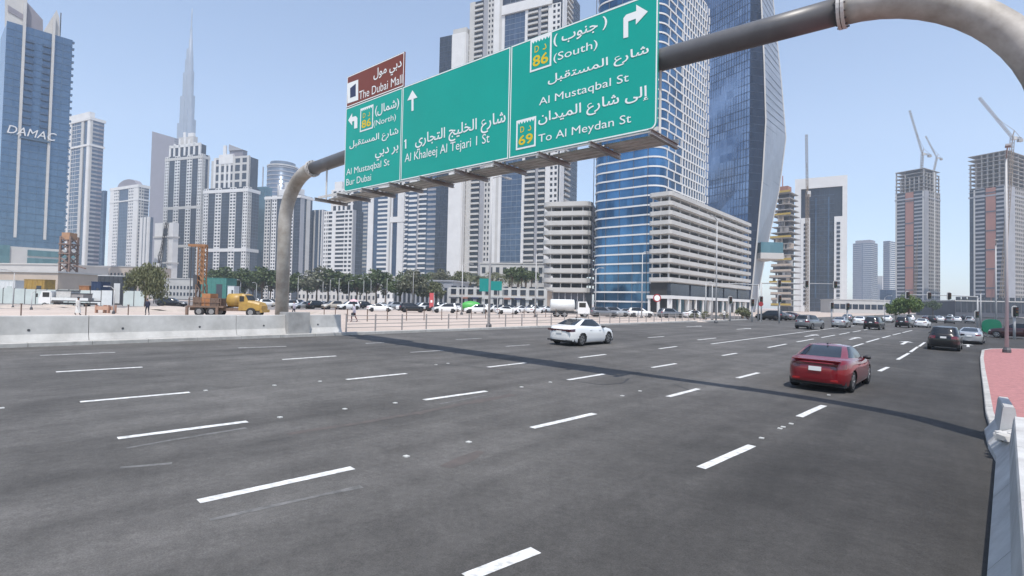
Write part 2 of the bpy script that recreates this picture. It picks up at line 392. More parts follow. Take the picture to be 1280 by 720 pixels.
# right concrete barrier beside the camera
mat('concrete_right', (0.50, 0.50, 0.49), 0.85, var=0.14, scale=1.3, bump=0.25, bscale=40, dirt=(0.42, 0.41, 0.40))
RP = [(0.34, 0), (0.34, .10), (.16, .36), (.10, .86), (.08, .90), (-.08, .90), (-.10, .86), (-.16, .36), (-.34, .10), (-.34, 0)]
def cl_(s): return -.54-.045*(s-8)
s1 = 14.4
br = empty('concrete_barrier', sl_(13, cl_(13)), 0, 'near grey concrete barrier running along the right edge beside the camera', 'barrier')
for a, b in seglen([(-1.4, cl_(-1.4)), (13.6, cl_(13.6))], 3.0):
    d_ = (np.array(b)-np.array(a))*.003
    o = swept([tuple(np.array(a)+d_), tuple(np.array(b)-d_)], RP, 'barrier_segment', 'concrete_right'); inv(o, br)
# the broken stub past the gap
b2 = empty('concrete_barrier', sl_(s1, -.8), 0, 'short broken barrier end stub at the start of the red pavement', 'barrier')
o = swept([(15.0, -.70), (16.7, -.68)], [(q*.95, z*.98) for q, z in RP], 'barrier_segment', 'concrete_right'); inv(o, b2)
o = swept([(13.62, cl_(13.62)), (14.98, -.71)], [(0.34, 0), (0.33, .10), (.18, .30), (.12, .38), (-.05, .46), (-.16, .40), (-.34, .10), (-.34, 0)], 'broken_segment', 'concrete_right'); inv(o, b2)
rb = MB()
for k in range(14):
    c = sl_(s1+random.uniform(-.6, .4), -.72+random.uniform(-.1, .2), .38+random.uniform(-.05, .08)); r_ = random.uniform(.03, .09)
    pts = [c+np.array([random.gauss(0, r_), random.gauss(0, r_), random.gauss(0, r_*.6)]) for _ in range(8)]
    rb.obox(c, np.array([r_, r_*.3, 0]), np.array([-r_*.3, r_, r_*.2]), np.array([0, r_*.2, r_*.6]))
o = rb.build('rubble', 'concrete_light', kind='stuff'); inv(o, b2)
# ------------------------------------------------------------------ gantry with the sign
SG = 14.75
def gp(x, y, off=0.0):                   # pixel -> point on the gantry plane (off metres behind it)
    d = ray(x, y); t = (SG+off)/(d @ rd); return CAMP + d*t
GX = -rl                                  # left to right along the sign as seen
bl = gp(430, 239); brt = gp(822, 163); tl = gp(432.5, 134.5); tr = gp(822, -9)
ub = float(bl @ GX)*.5 + float(tl @ GX)*.5; ue = float(brt @ GX)*.5 + float(tr @ GX)*.5
zb = (bl[2]+brt[2])/2; zt = (tl[2]+tr[2])/2
print('sign u', ub, ue, 'z', bl[2], brt[2], tl[2], tr[2])
gz0 = ZL
gan = empty('sign_gantry', sl_(SG, LATL+.9, ZL), 0, 'grey overhead road sign gantry carrying green direction panels across the road', 'sign gantry')
def gpt(u, z, off=0.0): return rd*(SG+off) + GX*u + np.array([0, 0, z])
def gadd(mb, name, matn, parent=gan, smooth=False, **kw):
    o = mb.build(name, matn, None, smooth, **kw); o.parent = parent
    o.matrix_parent_inverse = Matrix.Translation(-Vector(gan.location)); return o
OB = 0.42                                  # pipe axis sits behind the panels
PR = .36
def up_(x, y): q = gp(x, y, OB); return float(q @ GX), q[2]
# pipe axis through photographed points
u1, z1 = up_(930, 48); u2, z2 = up_(1053, 18); ul, zl_ = up_(400, 205); u0g, z0g = up_(352, 380)
print('pipe', u1, z1, u2, z2, ul, zl_, u0g, z0g)
upole_l = up_(352, 395)[0]; upole_r = u2 + 3.75
zbeam_l, zbeam_r = zl_+.1, (z1+z2)/2+.05
RB = 2.9
path = [gpt(upole_l, ZL, OB)]
ztop = zbeam_l-.25
for k in range(0, 13):
    a = math.pi/2*k/12; path.append(gpt(upole_l + RB*(1-math.cos(a)), ztop-RB + RB*math.sin(a), OB))
mb = MB(); rads = [PR]*(len(path)); mb.tube(path, rads, 20); o = gadd(mb, 'pole', 'pole_paint', smooth=True)
zL2 = ztop; uL2 = upole_l+RB
path = [gpt(upole_r, .1, OB)]
RB2 = 3.75
for k in range(0, 15):
    a = math.pi/2*k/14; path.append(gpt(upole_r - RB2*(1-math.cos(a)), zbeam_r-RB2 + RB2*math.sin(a), OB))
mb = MB(); mb.tube(path, PR, 24); gadd(mb, 'pole', 'pole_paint', smooth=True)
uR2 = upole_r-RB2
def zbeam(u): 
    t_ = (u-uL2)/(uR2-uL2); return zL2 + (zbeam_r-zL2)*t_ + 0.25*math.sin(math.pi*t_)
us = np.linspace(uL2, uR2, 14); mb = MB(); mb.tube([gpt(u, zbeam(u), OB) for u in us], PR-.03, 24); gadd(mb, 'beam', 'pole_dark', smooth=True)
for u in (uL2, uR2):                       # bolted flanges
    mb = MB(); d = gpt(u+.05, zbeam(u+.05), OB)-gpt(u, zbeam(u), OB); d /= np.linalg.norm(d)
    c = gpt(u, zbeam(u), OB)
    for o_ in (-.045, .045): mb.tube([c+d*(o_-.035), c+d*(o_+.035)], PR+.085, 24)
    fl = gadd(mb, 'flange', 'galv')
    mb = MB()
    for k in range(14):
        a = 2*math.pi*k/14; q = c + (GX*0 + rd*math.cos(a) + np.array([0,0,1])*math.sin(a))*(PR+.045); mb.tube([q-d*.12, q+d*.12], .02, 6)
    b_o = gadd(mb, 'bolt', 'steel_dark'); b_o.parent = fl; b_o.matrix_parent_inverse = Matrix.Identity(4); b_o['kind'] = 'stuff'
mb = MB(); mb.obox(sl_(SG+OB, LATL+.75, ZL+.66), rd*.62, rl*.5, np.array([0,0,.66])); gadd(mb, 'plinth', 'concrete')
# panels
TK = .06
def panel(u0, u1, za, zb_, matn, rad=.22, corners=(1,1,1,1), border=.055, name='sign_panel', off=0.0):
    # corners: bottom-left, bottom-right, top-right, top-left rounded
    def outline(i):
        pts = []
        A = [(u0+i, za+i, math.pi), (u1-i, za+i, 1.5*math.pi), (u1-i, zb_-i, 0), (u0+i, zb_-i, .5*math.pi)]
        S2 = [(1,1),(-1,1),(-1,-1),(1,-1)]
        for k, (uu, zz, st) in enumerate(A):
            if corners[k]:
                r_ = max(rad-i, .02); cx, cz = uu+S2[k][0]*r_, zz+S2[k][1]*r_
                for j in range(7):
                    a_ = st + j*math.pi/12; pts.append((cx+r_*math.cos(a_), cz+r_*math.sin(a_)))
            else: pts.append((uu, zz))
        return pts
    o1 = outline(0); n = len(o1); mb = MB()
    v = [gpt(u, z, off) for u, z in o1] + [gpt(u, z, off+TK) for u, z in o1]
    mb.add(v, [tuple(range(n)), tuple(range(2*n-1, n-1, -1))] + [(i, n+i, n+(i+1)%n, (i+1)%n) for i in range(n)])
    p = gadd(mb, name, matn)
    oi = outline(border); o1 = outline(.012); mb = MB()
    v = [gpt(u, z, off-.006) for u, z in o1] + [gpt(u, z, off-.006) for u, z in oi]
    mb.add(v, [(i, (i+1)%n, n+(i+1)%n, n+i) for i in range(n)])
    if border > 0:
        b_o = gadd(mb, 'border', 'sign_white'); b_o.parent = p; b_o.matrix_parent_inverse = Matrix.Identity(4)
    return p
ud1 = float(gp(502, 170) @ GX); ud2 = float(gp(637.5, 120) @ GX)
p_l = panel(ub, ud1-.012, zb, zt, 'sign_green', corners=(1,0,0,0))
p_m = panel(ud1+.012, ud2-.012, zb, zt, 'sign_green', corners=(0,0,0,0))
p_r = panel(ud2+.012, ue, zb, zt, 'sign_green', corners=(0,1,1,0))
q1, q2 = gp(433, 97), gp(505, 66)
p_b = panel(ub+.02, ud1+.05, zt+.03, zt+.03+ (q1[2]+q2[2])/2-zt, 'sign_brown', corners=(0,0,0,0))
# the lettering
SH = {}
for ch, base, n in [('ا',0xFE8D,2),('ب',0xFE8F,4),('ت',0xFE95,4),('ج',0xFE9D,4),('خ',0xFEA5,4),('د',0xFEA9,2),('ر',0xFEAD,2),('س',0xFEB1,4),('ش',0xFEB5,4),('ع',0xFEC9,4),('ق',0xFED5,4),('ل',0xFEDD,4),('م',0xFEE1,4),('ن',0xFEE5,4),('و',0xFEED,2),('ى',0xFEEF,2),('ي',0xFEF1,4),('إ',0xFE87,2)]:
    SH[ch] = (base, n)
def arabic(s):                              # joins the letters and turns them into left-to-right order
    out = []
    for i, ch in enumerate(s):
        if ch not in SH: out.append(ch); continue
        base, n = SH[ch]
        pj = i > 0 and s[i-1] in SH and SH[s[i-1]][1] == 4
        nj = n == 4 and i+1 < len(s) and s[i+1] in SH
        k = (3 if nj else 1) if pj else (2 if nj else 0)
        out.append(chr(base+k))
    return ''.join(out[::-1])
def text_mesh(txt, fat=0.0):
    cu = bpy.data.curves.new('lettering', 'FONT'); cu.body = txt; cu.size = 1; cu.offset = fat; cu.resolution_u = 3
    o = bpy.data.objects.new('lettering', cu); COL.objects.link(o)
    dg = bpy.context.evaluated_depsgraph_get(); me = bpy.data.meshes.new_from_object(o.evaluated_get(dg))
    bpy.data.objects.remove(o); bpy.data.curves.remove(cu); return me
def text_on(txt, u0, z0, width, height, matn, parent, off=-.012, fat=.012, plane=None):
    me = text_mesh(txt, fat); n = len(me.vertices); v = np.zeros(n*3); me.vertices.foreach_get('co', v); v = v.reshape(-1, 3)
    mn, mx_ = v.min(0), v.max(0); sx = width/(mx_[0]-mn[0]); sy = height/(mx_[1]-mn[1])
    P = np.array([gpt(u0+(a[0]-mn[0])*sx, z0+(a[1]-mn[1])*sy, off) for a in v])
    me.vertices.foreach_set('co', P.ravel()); me.materials.clear(); me.materials.append(M[matn]); me.update()
    o = link('lettering', me); o.parent = parent; o['kind'] = 'stuff'; return o
def T(txt, pl, pr_, pt, matn='sign_white', parent=None, fat=None):
    # pl / pr_: bottom-left and bottom-right pixel of the ink box, pt: a pixel at its top (any column)
    a, b = gp(*pl), gp(*pr_); u0, u1 = float(a @ GX), float(b @ GX); z0 = (a[2]+b[2])/2; z1_ = gp(*pt)[2]
    return text_on(txt, u0, z0, u1-u0, z1_-z0, matn, parent, fat=(.012 if any(ord(q) > 0x600 for q in txt) else .0) if fat is None else fat)
T(arabic('شارع الخليج التجاري') , (519,192),(632,157),(632,137.5), parent=p_m)
flat_one = True
T('Al Khaleej Al Tejari 1 St', (506,207),(612,181),(612,166), parent=p_m)
T(arabic('(شمال)').replace('(', '\0').replace(')', '(').replace('\0', ')') , (469,146),(499,137),(499,122), parent=p_l)
T('(North)', (467,159.5),(495,152.5),(495,142), parent=p_l)
T(arabic('شارع المستقبل'), (437,189),(498,171),(498,158.5), parent=p_l)
T(arabic('بر دبي'), (469,202),(498,194),(498,180), parent=p_l)
T('Al Mustaqbal St', (433,222),(487,209),(487,198), parent=p_l)
T('Bur Dubai', (433,232),(464,226),(464,217), parent=p_l)
T(arabic('دبي مول'), (467,103),(502,90),(502,72), parent=p_b)
T('The Dubai Mall', (449,123),(503,106),(503,93), parent=p_b)
T('( ' + arabic('جنوب') + ' )', (692,59),(759,37),(759,19), parent=p_r)
T('(South)', (692,79),(747,64),(747,49), parent=p_r)
T(arabic('شارع المستقبل'), (685,108),(811,73),(811,55), parent=p_r)
T('Al Mustaqbal St', (674,133),(786,107),(786,91), parent=p_r)
T(arabic('إلى شارع الميدان'), (673,159),(811,128),(811,106), parent=p_r)
T('To Al Meydan St', (673,180),(789,158),(789,142), parent=p_r)
def flat(pts, matn, parent, name, off=-.012):
    mb = MB(); mb.add([gpt(u, z, off) for u, z in pts], [tuple(range(len(pts)))])
    o = gadd(mb, name, matn); o.parent = parent; o.matrix_parent_inverse = Matrix.Identity(4); return o
def shield(x0, x1, yb0, yt0, xm, digits, parent):
    a = gp(x0, yb0); b = gp(x0, yt0); u0, u1 = float(a @ GX), float(gp(x1, (yb0+yt0)/2) @ GX); z0, z1_ = a[2], b[2]
    flat([(u0, z0), (u1, z0), (u1, z1_), (u0, z1_)], 'sign_white', parent, 'shield_plate', -.010)
    e = .07
    # castellated top edge of the inner field
    n = 6; wv = (u1-u0-2*e); top = []
    for k in range(n):
        x = u1-e-wv*k/n; top += [(x, z1_-e-.0), (x-wv*.5/n, z1_-e-.09)]
    pts = [(u0+e, z0+e), (u1-e, z0+e)] + top + [(u0+e, z1_-e)]
    flat(pts, 'sign_green', parent, 'shield_field', -.014)
    Wd, Hh = u1-u0, z1_-z0
    text_on(digits, u0+Wd*.14, z0+Hh*.13, Wd*.72, Hh*.34, 'sign_yellow', parent, -.020, .02)
    text_on('D', u0+Wd*.22, z0+Hh*.56, Wd*.2, Hh*.2, 'sign_yellow', parent, -.020, .006)
    text_on(arabic('د'), u0+Wd*.60, z0+Hh*.56, Wd*.17, Hh*.18, 'sign_yellow', parent, -.020, .006)
shield(450, 466.5, 165.5, 136.5, 0, '86', p_l)
shield(662.5, 689.5, 91, 51, 0, '86', p_r)
shield(645, 670, 188, 151.5, 0, '69', p_r)
def arr(pts, parent): flat([(float(gp(*p) @ GX), gp(*p)[2]) for p in pts], 'sign_white', parent, 'arrow')
flat([(float(gp(*q) @ GX), gp(*q)[2]) for q in [(506.6,186),(508.2,185.6),(508.2,174),(507,174.4),(505.4,176.6),(505.4,177.8),(506.6,176.8)]], 'sign_white', p_m, 'numeral_one')
arr([(514.6,139),(517.2,138.2),(517.2,123.6),(522,122),(515.8,112.8),(509.3,126),(514.6,124.4)], p_m)
arr([(779.5,48),(785.5,46.5),(785.5,27),(795,23.5),(795,31),(810,14.5),(795.5,6),(795.5,14),(783,18.5),(779.5,23)], p_r)
arr([(447,160),(447,147.5),(445,145),(440.5,146.5),(440.5,141.5),(435.5,150.5),(440.5,157),(440.5,152),(443,151.2),(443,161)][::-1], p_l)
u_, z_ = float(gp(433.5, 126) @ GX), gp(434, 126)[2]
def usq(px): q = gp(*px); return (float(q @ GX), q[2])
flat([usq((434.5,129.5)), usq((448,125)), usq((448,99.5)), usq((434.5,104.5))], 'sign_white', p_b, 'pictogram_plate', -.010)
flat([usq((438,122.5)), usq((445,120)), usq((445,104.5)), usq((438,110.5))], 'sign_navy', p_b, 'pictogram', -.016)
# stiffeners behind, catwalk and its brackets
for u in np.arange(ub+.6, ue, 1.9):
    mb = MB(); mb.obox(gpt(u, (zb+zt)/2, TK+.06), GX*.04, rd*.05, np.array([0,0,(zt-zb)/2-.1])); gadd(mb, 'stiffener', 'galv')
uc0, uc1 = float(gp(397, 250) @ GX), ue+.05
zc = zb-.10
CW = 1.5
nb = 10; spc = (uc1-.15-uc0-.1)/(nb-1)
for k in range(nb):
    u = uc0+.1+spc*k
    mb = MB()
    for dz, wd in ((-.09, .06), (.05, .06)): mb.obox(gpt(u, zc+dz, CW/2), GX*wd, rd*(CW/2+.22), np.array([0,0,.012]))
    mb.obox(gpt(u, zc-.02, CW/2), GX*.012, rd*(CW/2+.22), np.array([0,0,.075]))
    gadd(mb, 'bracket', 'bracket_grey')
    mb = MB(); mb.bar(gpt(u, zbeam(u)-PR+.05, OB), gpt(u, zc, OB), .07); gadd(mb, 'hanger', 'galv')
for k in range(nb-1):
    u0_, u1_ = uc0+.1+spc*k+.07, uc0+.1+spc*(k+1)-.07
    mb = MB()
    mb.obox(gpt((u0_+u1_)/2, zc+.09, CW/2+.22), GX*(u1_-u0_)/2-GX*.03, rd*(CW/2-.26), np.array([0,0,.012]))
    for o_ in (.55, .85, 1.15): mb.obox(gpt((u0_+u1_)/2, zc+.06, o_), GX*(u1_-u0_)/2, rd*.02, np.array([0,0,.02]))
    gadd(mb, 'walkway_plate', 'galv')
for off in (.03, CW):
    mb = MB(); mb.obox(gpt((uc0+uc1)/2, zc+.1, off), GX*(uc1-uc0)/2, rd*.02, np.array([0,0,.06])); gadd(mb, 'edge_rail', 'galv')
# ------------------------------------------------------------------ buildings
mat('white_wall', (0.70, 0.69, 0.675), 0.8, var=0.07, scale=0.15)
mat('offwhite_wall', (0.53, 0.515, 0.49), 0.8, var=0.08, scale=0.15)
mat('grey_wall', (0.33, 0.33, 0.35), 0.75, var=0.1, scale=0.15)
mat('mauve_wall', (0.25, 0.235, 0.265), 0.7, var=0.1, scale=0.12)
mat('dark_wall', (0.10, 0.10, 0.115), 0.6, var=0.15, scale=0.2)
mat('beige_wall', (0.52, 0.43, 0.35), 0.85, var=0.1, scale=0.2)
mat('raw_concrete', (0.34, 0.32, 0.30), 0.9, var=0.18, scale=0.3)
mat('brick_red', (0.36, 0.17, 0.13), 0.85, var=0.1, scale=0.3)
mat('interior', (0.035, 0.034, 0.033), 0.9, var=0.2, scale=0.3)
mat('mullion', (0.22, 0.25, 0.29), 0.4, metal=0.3, var=0.05)
mat('mullion_dark', (0.05, 0.07, 0.11), 0.4, metal=0.3, var=0.05)
glassmat('glass_sky', (0.085, 0.14, 0.215), (0.13, 0.20, 0.29), sx=1.5, sz=3.6, metal=0.55, rough=0.15)
mat('mullion_sky', (0.10, 0.15, 0.21), 0.35, metal=0.5, var=0.05)
mat('net_yellow', (0.48, 0.34, 0.08), 0.85, var=0.15)
mat('crane_yellow', (0.25, 0.18, 0.115), 0.6, var=0.1)
mat('post_rust', (0.22, 0.145, 0.115), .8, var=.15)
mat('net_rust', (0.40, 0.22, 0.12), .8, var=.15)
mat('crane_red', (0.40, 0.14, 0.09), 0.6, var=0.1)
glassmat('glass_dark', (0.014, 0.018, 0.028), (0.05, 0.062, 0.085), metal=0.1, rough=0.2)
glassmat('glass_blue', (0.04, 0.07, 0.12), (0.10, 0.15, 0.23), metal=0.35, rough=.2)
glassmat('glass_pale', (0.10, 0.13, 0.18), (0.17, 0.215, 0.28), metal=0.5, rough=0.2)
glassmat('glass_teal', (0.07, 0.15, 0.18), (0.15, 0.26, 0.30), metal=0.5)
glassmat('glass_vivid', (0.014, 0.05, 0.105), (0.085, 0.225, 0.41), sx=2.4, sz=3.2, metal=0.6, rough=0.06, nsc=0.05, amp=3.2)  # broad noise puts reflections of neighbouring buildings into the glass colour
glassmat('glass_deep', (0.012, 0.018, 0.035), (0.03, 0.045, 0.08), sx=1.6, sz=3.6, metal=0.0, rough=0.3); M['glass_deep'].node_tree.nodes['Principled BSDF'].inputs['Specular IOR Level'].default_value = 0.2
glassmat('glass_navy', (0.10, 0.155, 0.26), (0.34, 0.44, 0.60), sx=1.9, sz=3.6, metal=0.65, rough=0.1, nsc=0.035, amp=2.6)  # noise between the two tints stands in for patchy reflections
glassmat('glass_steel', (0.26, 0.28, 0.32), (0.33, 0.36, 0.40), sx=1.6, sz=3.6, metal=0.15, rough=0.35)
def e1v(psi): return np.array([-math.cos(psi), math.sin(psi), 0])
def e2v(psi): return np.array([math.sin(psi), math.cos(psi), 0])
def corner(xl, xc, xr, Y, psi, ytop):
    ym = (max(ytop, 0)+370)/2
    def k(x): p = at(x, ym, Y); return p[0]/p[1]
    C = at(xc, ym, Y); C = np.array([C[0], Y, 0.0]); e1, e2 = e1v(psi), e2v(psi)
    W = (k(xl)*C[1]-C[0])/(e1[0]-k(xl)*e1[1]) if xl is not None else 0
    D = (k(xr)*C[1]-C[0])/(e2[0]-k(xr)*e2[1])
    top = at(xc, ytop, Y)[2]
    return C + e1*W, W, D, top - ZL
class Tower:
    def __init__(s, label, xl, xc, xr, Y, psi, ytop, name='tower_block', cat='tower', fh=3.4, D=None, group=None):
        psi = R(psi); o, s.W, s.D, s.H = corner(xl, xc, xr, Y, psi, ytop)
        if D: s.D = D
        s.root = empty(name, (o[0], o[1], ZL-.02), -psi, label, cat, group); s.fh = fh; s.n = max(1, int(round(s.H/fh))); s.fh = s.H/s.n
        s.parts = {}
    def mb(s, name, matn):
        return s.parts.setdefault((name, matn), MB())
    def fbox(s, mb, face, u0, u1, o0, o1, z0, z1, m=None):
        if face == 'F': mb.box(u0, u1, -o1, -o0, z0, z1, m)
        elif face == 'R': mb.box(s.W+o0, s.W+o1, u0, u1, z0, z1, m)
        elif face == 'L': mb.box(-o1, -o0, s.D-u1, s.D-u0, z0, z1, m)
        else: mb.box(s.W-u1, s.W-u0, s.D+o0, s.D+o1, z0, z1, m)
    def core(s, matn, name='glazing', x0=0, x1=1, y0=0, y1=1, z0=0, z1=None):
        z1 = s.H if z1 is None else z1
        s.mb(name, matn).box(s.W*x0, s.W*x1, s.D*y0, s.D*y1, z0, z1)
    def strips(s, face, spec, wall='white_wall', z0=0.0, z1=None, line='mullion_dark'):
        Wf = s.W if face in 'FB' else s.D; z1 = s.H if z1 is None else z1; n = int(round((z1-z0)/s.fh))
        for it in spec:
            f0, f1, t = it[:3]; wl = it[3] if len(it) > 3 else wall; u0, u1 = f0*Wf, f1*Wf
            if t == 'S': s.fbox(s.mb('wall_panel', wl), face, u0, u1, -.1, .55, z0, z1)
            elif t == 'G':
                for k in range(1, n): s.fbox(s.mb('mullion', line), face, u0, u1, -.05, .12, z0+k*s.fh-.16, z0+k*s.fh+.16)
                nv = max(1, int((u1-u0)/3.0))
                for k in range(1, nv): u = u0+(u1-u0)*k/nv; s.fbox(s.mb('mullion', line), face, u-.08, u+.08, -.05, .10, z0, z1)
            elif t == 'H':
                for k in range(n+1): s.fbox(s.mb('spandrel', wl), face, u0, u1, -.1, .35, max(z0, z0+k*s.fh-.7), min(z1, z0+k*s.fh+.75))
            elif t == 'B':
                for k in range(n):
                    s.fbox(s.mb('balcony', wl), face, u0, u1, -.1, 1.25, z0+k*s.fh-.12, z0+k*s.fh+.14)
                    s.fbox(s.mb('balcony', wl), face, u0+.1, u1-.1, 1.12, 1.25, z0+k*s.fh+.14, z0+k*s.fh+1.05)
            elif t == 'P':
                for k in range(n+1): s.fbox(s.mb('spandrel', wl), face, u0, u1, -.1, .45, max(z0, z0+k*s.fh-.75), min(z1, z0+k*s.fh+.75))
                nv = max(2, int(round((u1-u0)/3.4)))
                for k in range(nv+1):
                    u = u0+(u1-u0)*k/nv; hw = .55
                    s.fbox(s.mb('pier', wl), face, max(u0, u-hw), min(u1, u+hw), -.08, .5, z0, z1)
    def belt(s, z, h, matn='white_wall', out=.8):
        s.mb('belt_course', matn).box(-out, s.W+out, -out, s.D+out, z, z+h)
    def block(s, x0, x1, y0, y1, z0, z1, matn, name='roof_block'):
        mb = MB(); mb.box(s.W*x0, s.W*x1, s.D*y0, s.D*y1, z0, z1); mb.build(name, matn, s.root)
    def ucol(s, x, y=200):       # position along the front face seen in pixel column x
        d = ray(x, y); a = s.root.rotation_euler.z; o = np.array(s.root.location); f_ = np.array([math.cos(a), math.sin(a)])
        A = np.array([[d[0], -f_[0]], [d[1], -f_[1]]]); t_ = np.linalg.solve(A, o[:2]); return float(t_[1])
    def zrow(s, x, y):
        d = ray(x, y); u = s.ucol(x, y); a = s.root.rotation_euler.z; p = np.array(s.root.location)[:2]+u*np.array([math.cos(a), math.sin(a)]); return H+d[2]*p[1]/d[1]-ZL
    def done(s):
        for (name, matn), mb in s.parts.items():
            o = mb.build(name, matn, s.root)
            if len(mb.f) > 6: o['kind'] = 'stuff'
        return s.root
# --- blue glass tower far left with the rooftop fins and the big letters
t = Tower('blue glass tower with white fins and giant letters at the far left edge', 0, 84, 95, 290, -48, 50, fh=3.6, D=30)
t.core('glass_sky'); W_, H_ = t.W, t.H
U = lambda x, y=150: t.ucol(x, y)
uf1, uf2 = U(26, 130), U(63, 130); Hz = lambda x, y: t.zrow(x, y)
t.strips('F', [(0, uf1/W_-.01, 'G'), (uf1/W_+.01, uf2/W_-.01, 'G'), (uf2/W_+.01, 1, 'G')], z1=H_, line='mullion_sky')
for k in range(int(H_/3.6)):
    pass
ed = MB()
for z in np.arange(30, H_, 3.6): ed.box(W_-.2, W_+.8, -.8, 1.2, z, z+.9)
ed.build('balcony', 'glass_sky', t.root, kind='stuff')
for u, zt_ in ((uf1, Hz(33, 0)), (uf2, Hz(70, 22))):
    mb = MB(); mb.box(u-.55, u+.55, -1.3, .5, 30, zt_); mb.build('fin', 'offwhite_wall', t.root)
mb = MB(); z_l = Hz(40, 165)
for z in np.arange(z_l+3, H_-7, 3.6):
    mb.box(uf1+.9, uf1+4.2, -1.2, .1, z, z+1.3); mb.box(uf2-4.0, uf2-.9, -1.2, .1, z, z+1.3)
mb.build('balcony', 'glass_blue', t.root, kind='stuff')
def tri(pts, y0, y1, matn, name):
    mb = MB(); n = len(pts); mb.add([(x, y0, z) for x, z in pts]+[(x, y1, z) for x, z in pts], [tuple(range(n)), tuple(range(2*n-1, n-1, -1))]+[(i, n+i, n+(i+1)%n, (i+1)%n) for i in range(n)]); mb.build(name, matn, t.root)
def pz(x, y): return (U(x, y), Hz(x, y))
tri([(U(8, 40), H_-2), (uf1-.6, H_-2), (uf1-.6, Hz(33, -4)), (U(8, 0), Hz(9, -12))], .4, 9, 'offwhite_wall', 'roof_sail')
tri([pz(10, 14), pz(31, 26), pz(31, 19), pz(10, 6)][::1], .1, .6, 'mauve_wall', 'roof_opening')
tri([(uf1+.6, H_-2), (U(55, 30), H_-2), (U(54, 24), Hz(54, 24)), (uf1+.6, Hz(36, 2))], 1, 5, 'mauve_wall', 'roof_sail')
tri([(U(52, 34), H_-2), (U(75, 45), H_-2), pz(74.5, 22), pz(71, 12)], .3, 5, 'offwhite_wall', 'roof_sail')
mb = MB(); mb.tube([(U(76, 40), 2, H_-2), (U(76, 40), 2, Hz(76, 14))], .25, 6); mb.build('mast', 'dark_wall', t.root)
me = text_mesh('DAMAC', .0); v = np.array([q.co[:] for q in me.vertices]); v[:, 0] += v[:, 1]*.25; mn, mx_ = v.min(0), v.max(0)
ul_, ur_ = U(8, 165), U(70, 172); zb_, zt_ = Hz(38, 172), Hz(38, 162)
v2 = np.stack([ul_+(v[:,0]-mn[0])/(mx_[0]-mn[0])*(ur_-ul_), np.full(len(v), -2.0), zb_+(v[:,1]-mn[1])/(mx_[1]-mn[1])*(zt_-zb_)], 1)
me.vertices.foreach_set('co', v2.ravel()); me.materials.clear(); me.materials.append(M['white_wall']); me.update(); link('lettering', me, t.root, kind='stuff')
mb = MB(); mb.box(U(24, 178), U(62, 180), -1.7, 0, zb_-1.4, zb_-.5); mb.build('letter_rail', 'mullion_sky', t.root)
mb = MB(); mb.box(-12, W_+4, -12, 0, 0, Hz(50, 312)); mb.build('podium_wall', 'offwhite_wall', t.root)
zp_ = Hz(50, 312)
for z in (zp_-4.2, zp_-8.2):
    mb = MB(); mb.box(U(30, 320), W_+3, -12.3, -11.9, z, z+3.0); mb.build('podium_window', 'glass_teal', t.root)
mb = MB(); mb.box(-12.2, U(8, 330), -12.6, -11.9, 6, zp_+.4); mb.build('podium_window', 'glass_teal', t.root)
t.done()
# --- grey tower with a white frame
t = Tower('tall grey tower with white framed left face next to the lettered blue tower', 72, 109, 126, 430, 26, 148)
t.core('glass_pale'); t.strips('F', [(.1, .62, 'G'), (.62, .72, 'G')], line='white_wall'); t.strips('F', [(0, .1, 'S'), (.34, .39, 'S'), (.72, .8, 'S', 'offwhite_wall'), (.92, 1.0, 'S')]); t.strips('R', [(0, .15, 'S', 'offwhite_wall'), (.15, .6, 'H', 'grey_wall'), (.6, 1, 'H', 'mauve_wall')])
t.block(.1, .95, 0, .4, t.H, t.H+6, 'white_wall'); t.belt(t.H-1, 2.2); t.belt(t.H-22, 1.5); t.done()
t = Tower('narrow blue glass block peeping out behind the grey framed tower', 122, 128, 131.5, 520, 26, 238); t.core('glass_blue'); t.strips('F', [(0, 1, 'G')]); t.done()
# --- domed white-framed block
t = Tower('white framed tower with blue glass centre and dark barrel roof', 136, 171, 184, 560, 28, 232)
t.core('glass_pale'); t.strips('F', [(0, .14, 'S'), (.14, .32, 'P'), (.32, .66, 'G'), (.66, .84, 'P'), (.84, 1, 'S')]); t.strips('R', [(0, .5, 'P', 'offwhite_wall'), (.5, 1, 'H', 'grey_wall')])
t.belt(t.H-1.5, 3); t.belt(t.H-15, 1.2)
mb = MB(); n = 12; pts = [(t.W*.5+t.W*.34*math.cos(math.pi*k/n), t.H+1.5+8*math.sin(math.pi*k/n)) for k in range(n+1)]
mb.add([(x, 2, z) for x, z in pts]+[(x, t.D*.8, z) for x, z in pts], [tuple(range(n, -1, -1)), tuple(range(n+1, 2*n+2))]+[(i, i+1, n+2+i, n+1+i) for i in range(n)]); mb.build('barrel_roof', 'mauve_wall', t.root)
t.done()
t = Tower('small white ribbed block squeezed between the barrel roofed tower and the mauve slab', 174, 184, 190, 540, 28, 271); t.core('glass_pale'); t.strips('F', [(0, .3, 'S'), (.45, .7, 'S'), (.85, 1, 'S')]); t.strips('R', [(0, .3, 'S')]); t.done()
# --- mauve slab
t = Tower('mauve grey slab tower with a slanted roof behind the white towers', 186, 214, 222, 780, 24, 172)
t.core('mauve_wall', 'wall'); t.strips('F', [(.02+.12*k, .07+.12*k, 'G', 'mauve_wall', 'grey_wall') for k in range(8)], line='grey_wall'); t.strips('R', [(0, 1, 'H', 'grey_wall')])
mb = MB(); W_, H_, D_ = t.W, t.H, t.D
mb.add([(0,0,H_),(W_,0,H_),(0,0,H_+15),(0,D_,H_),(W_,D_,H_),(0,D_,H_+15)], [(0,1,2),(5,4,3),(0,2,5,3),(1,4,5,2),(0,3,4,1)]); mb.build('slanted_roof', 'mauve_wall', t.root); t.done()
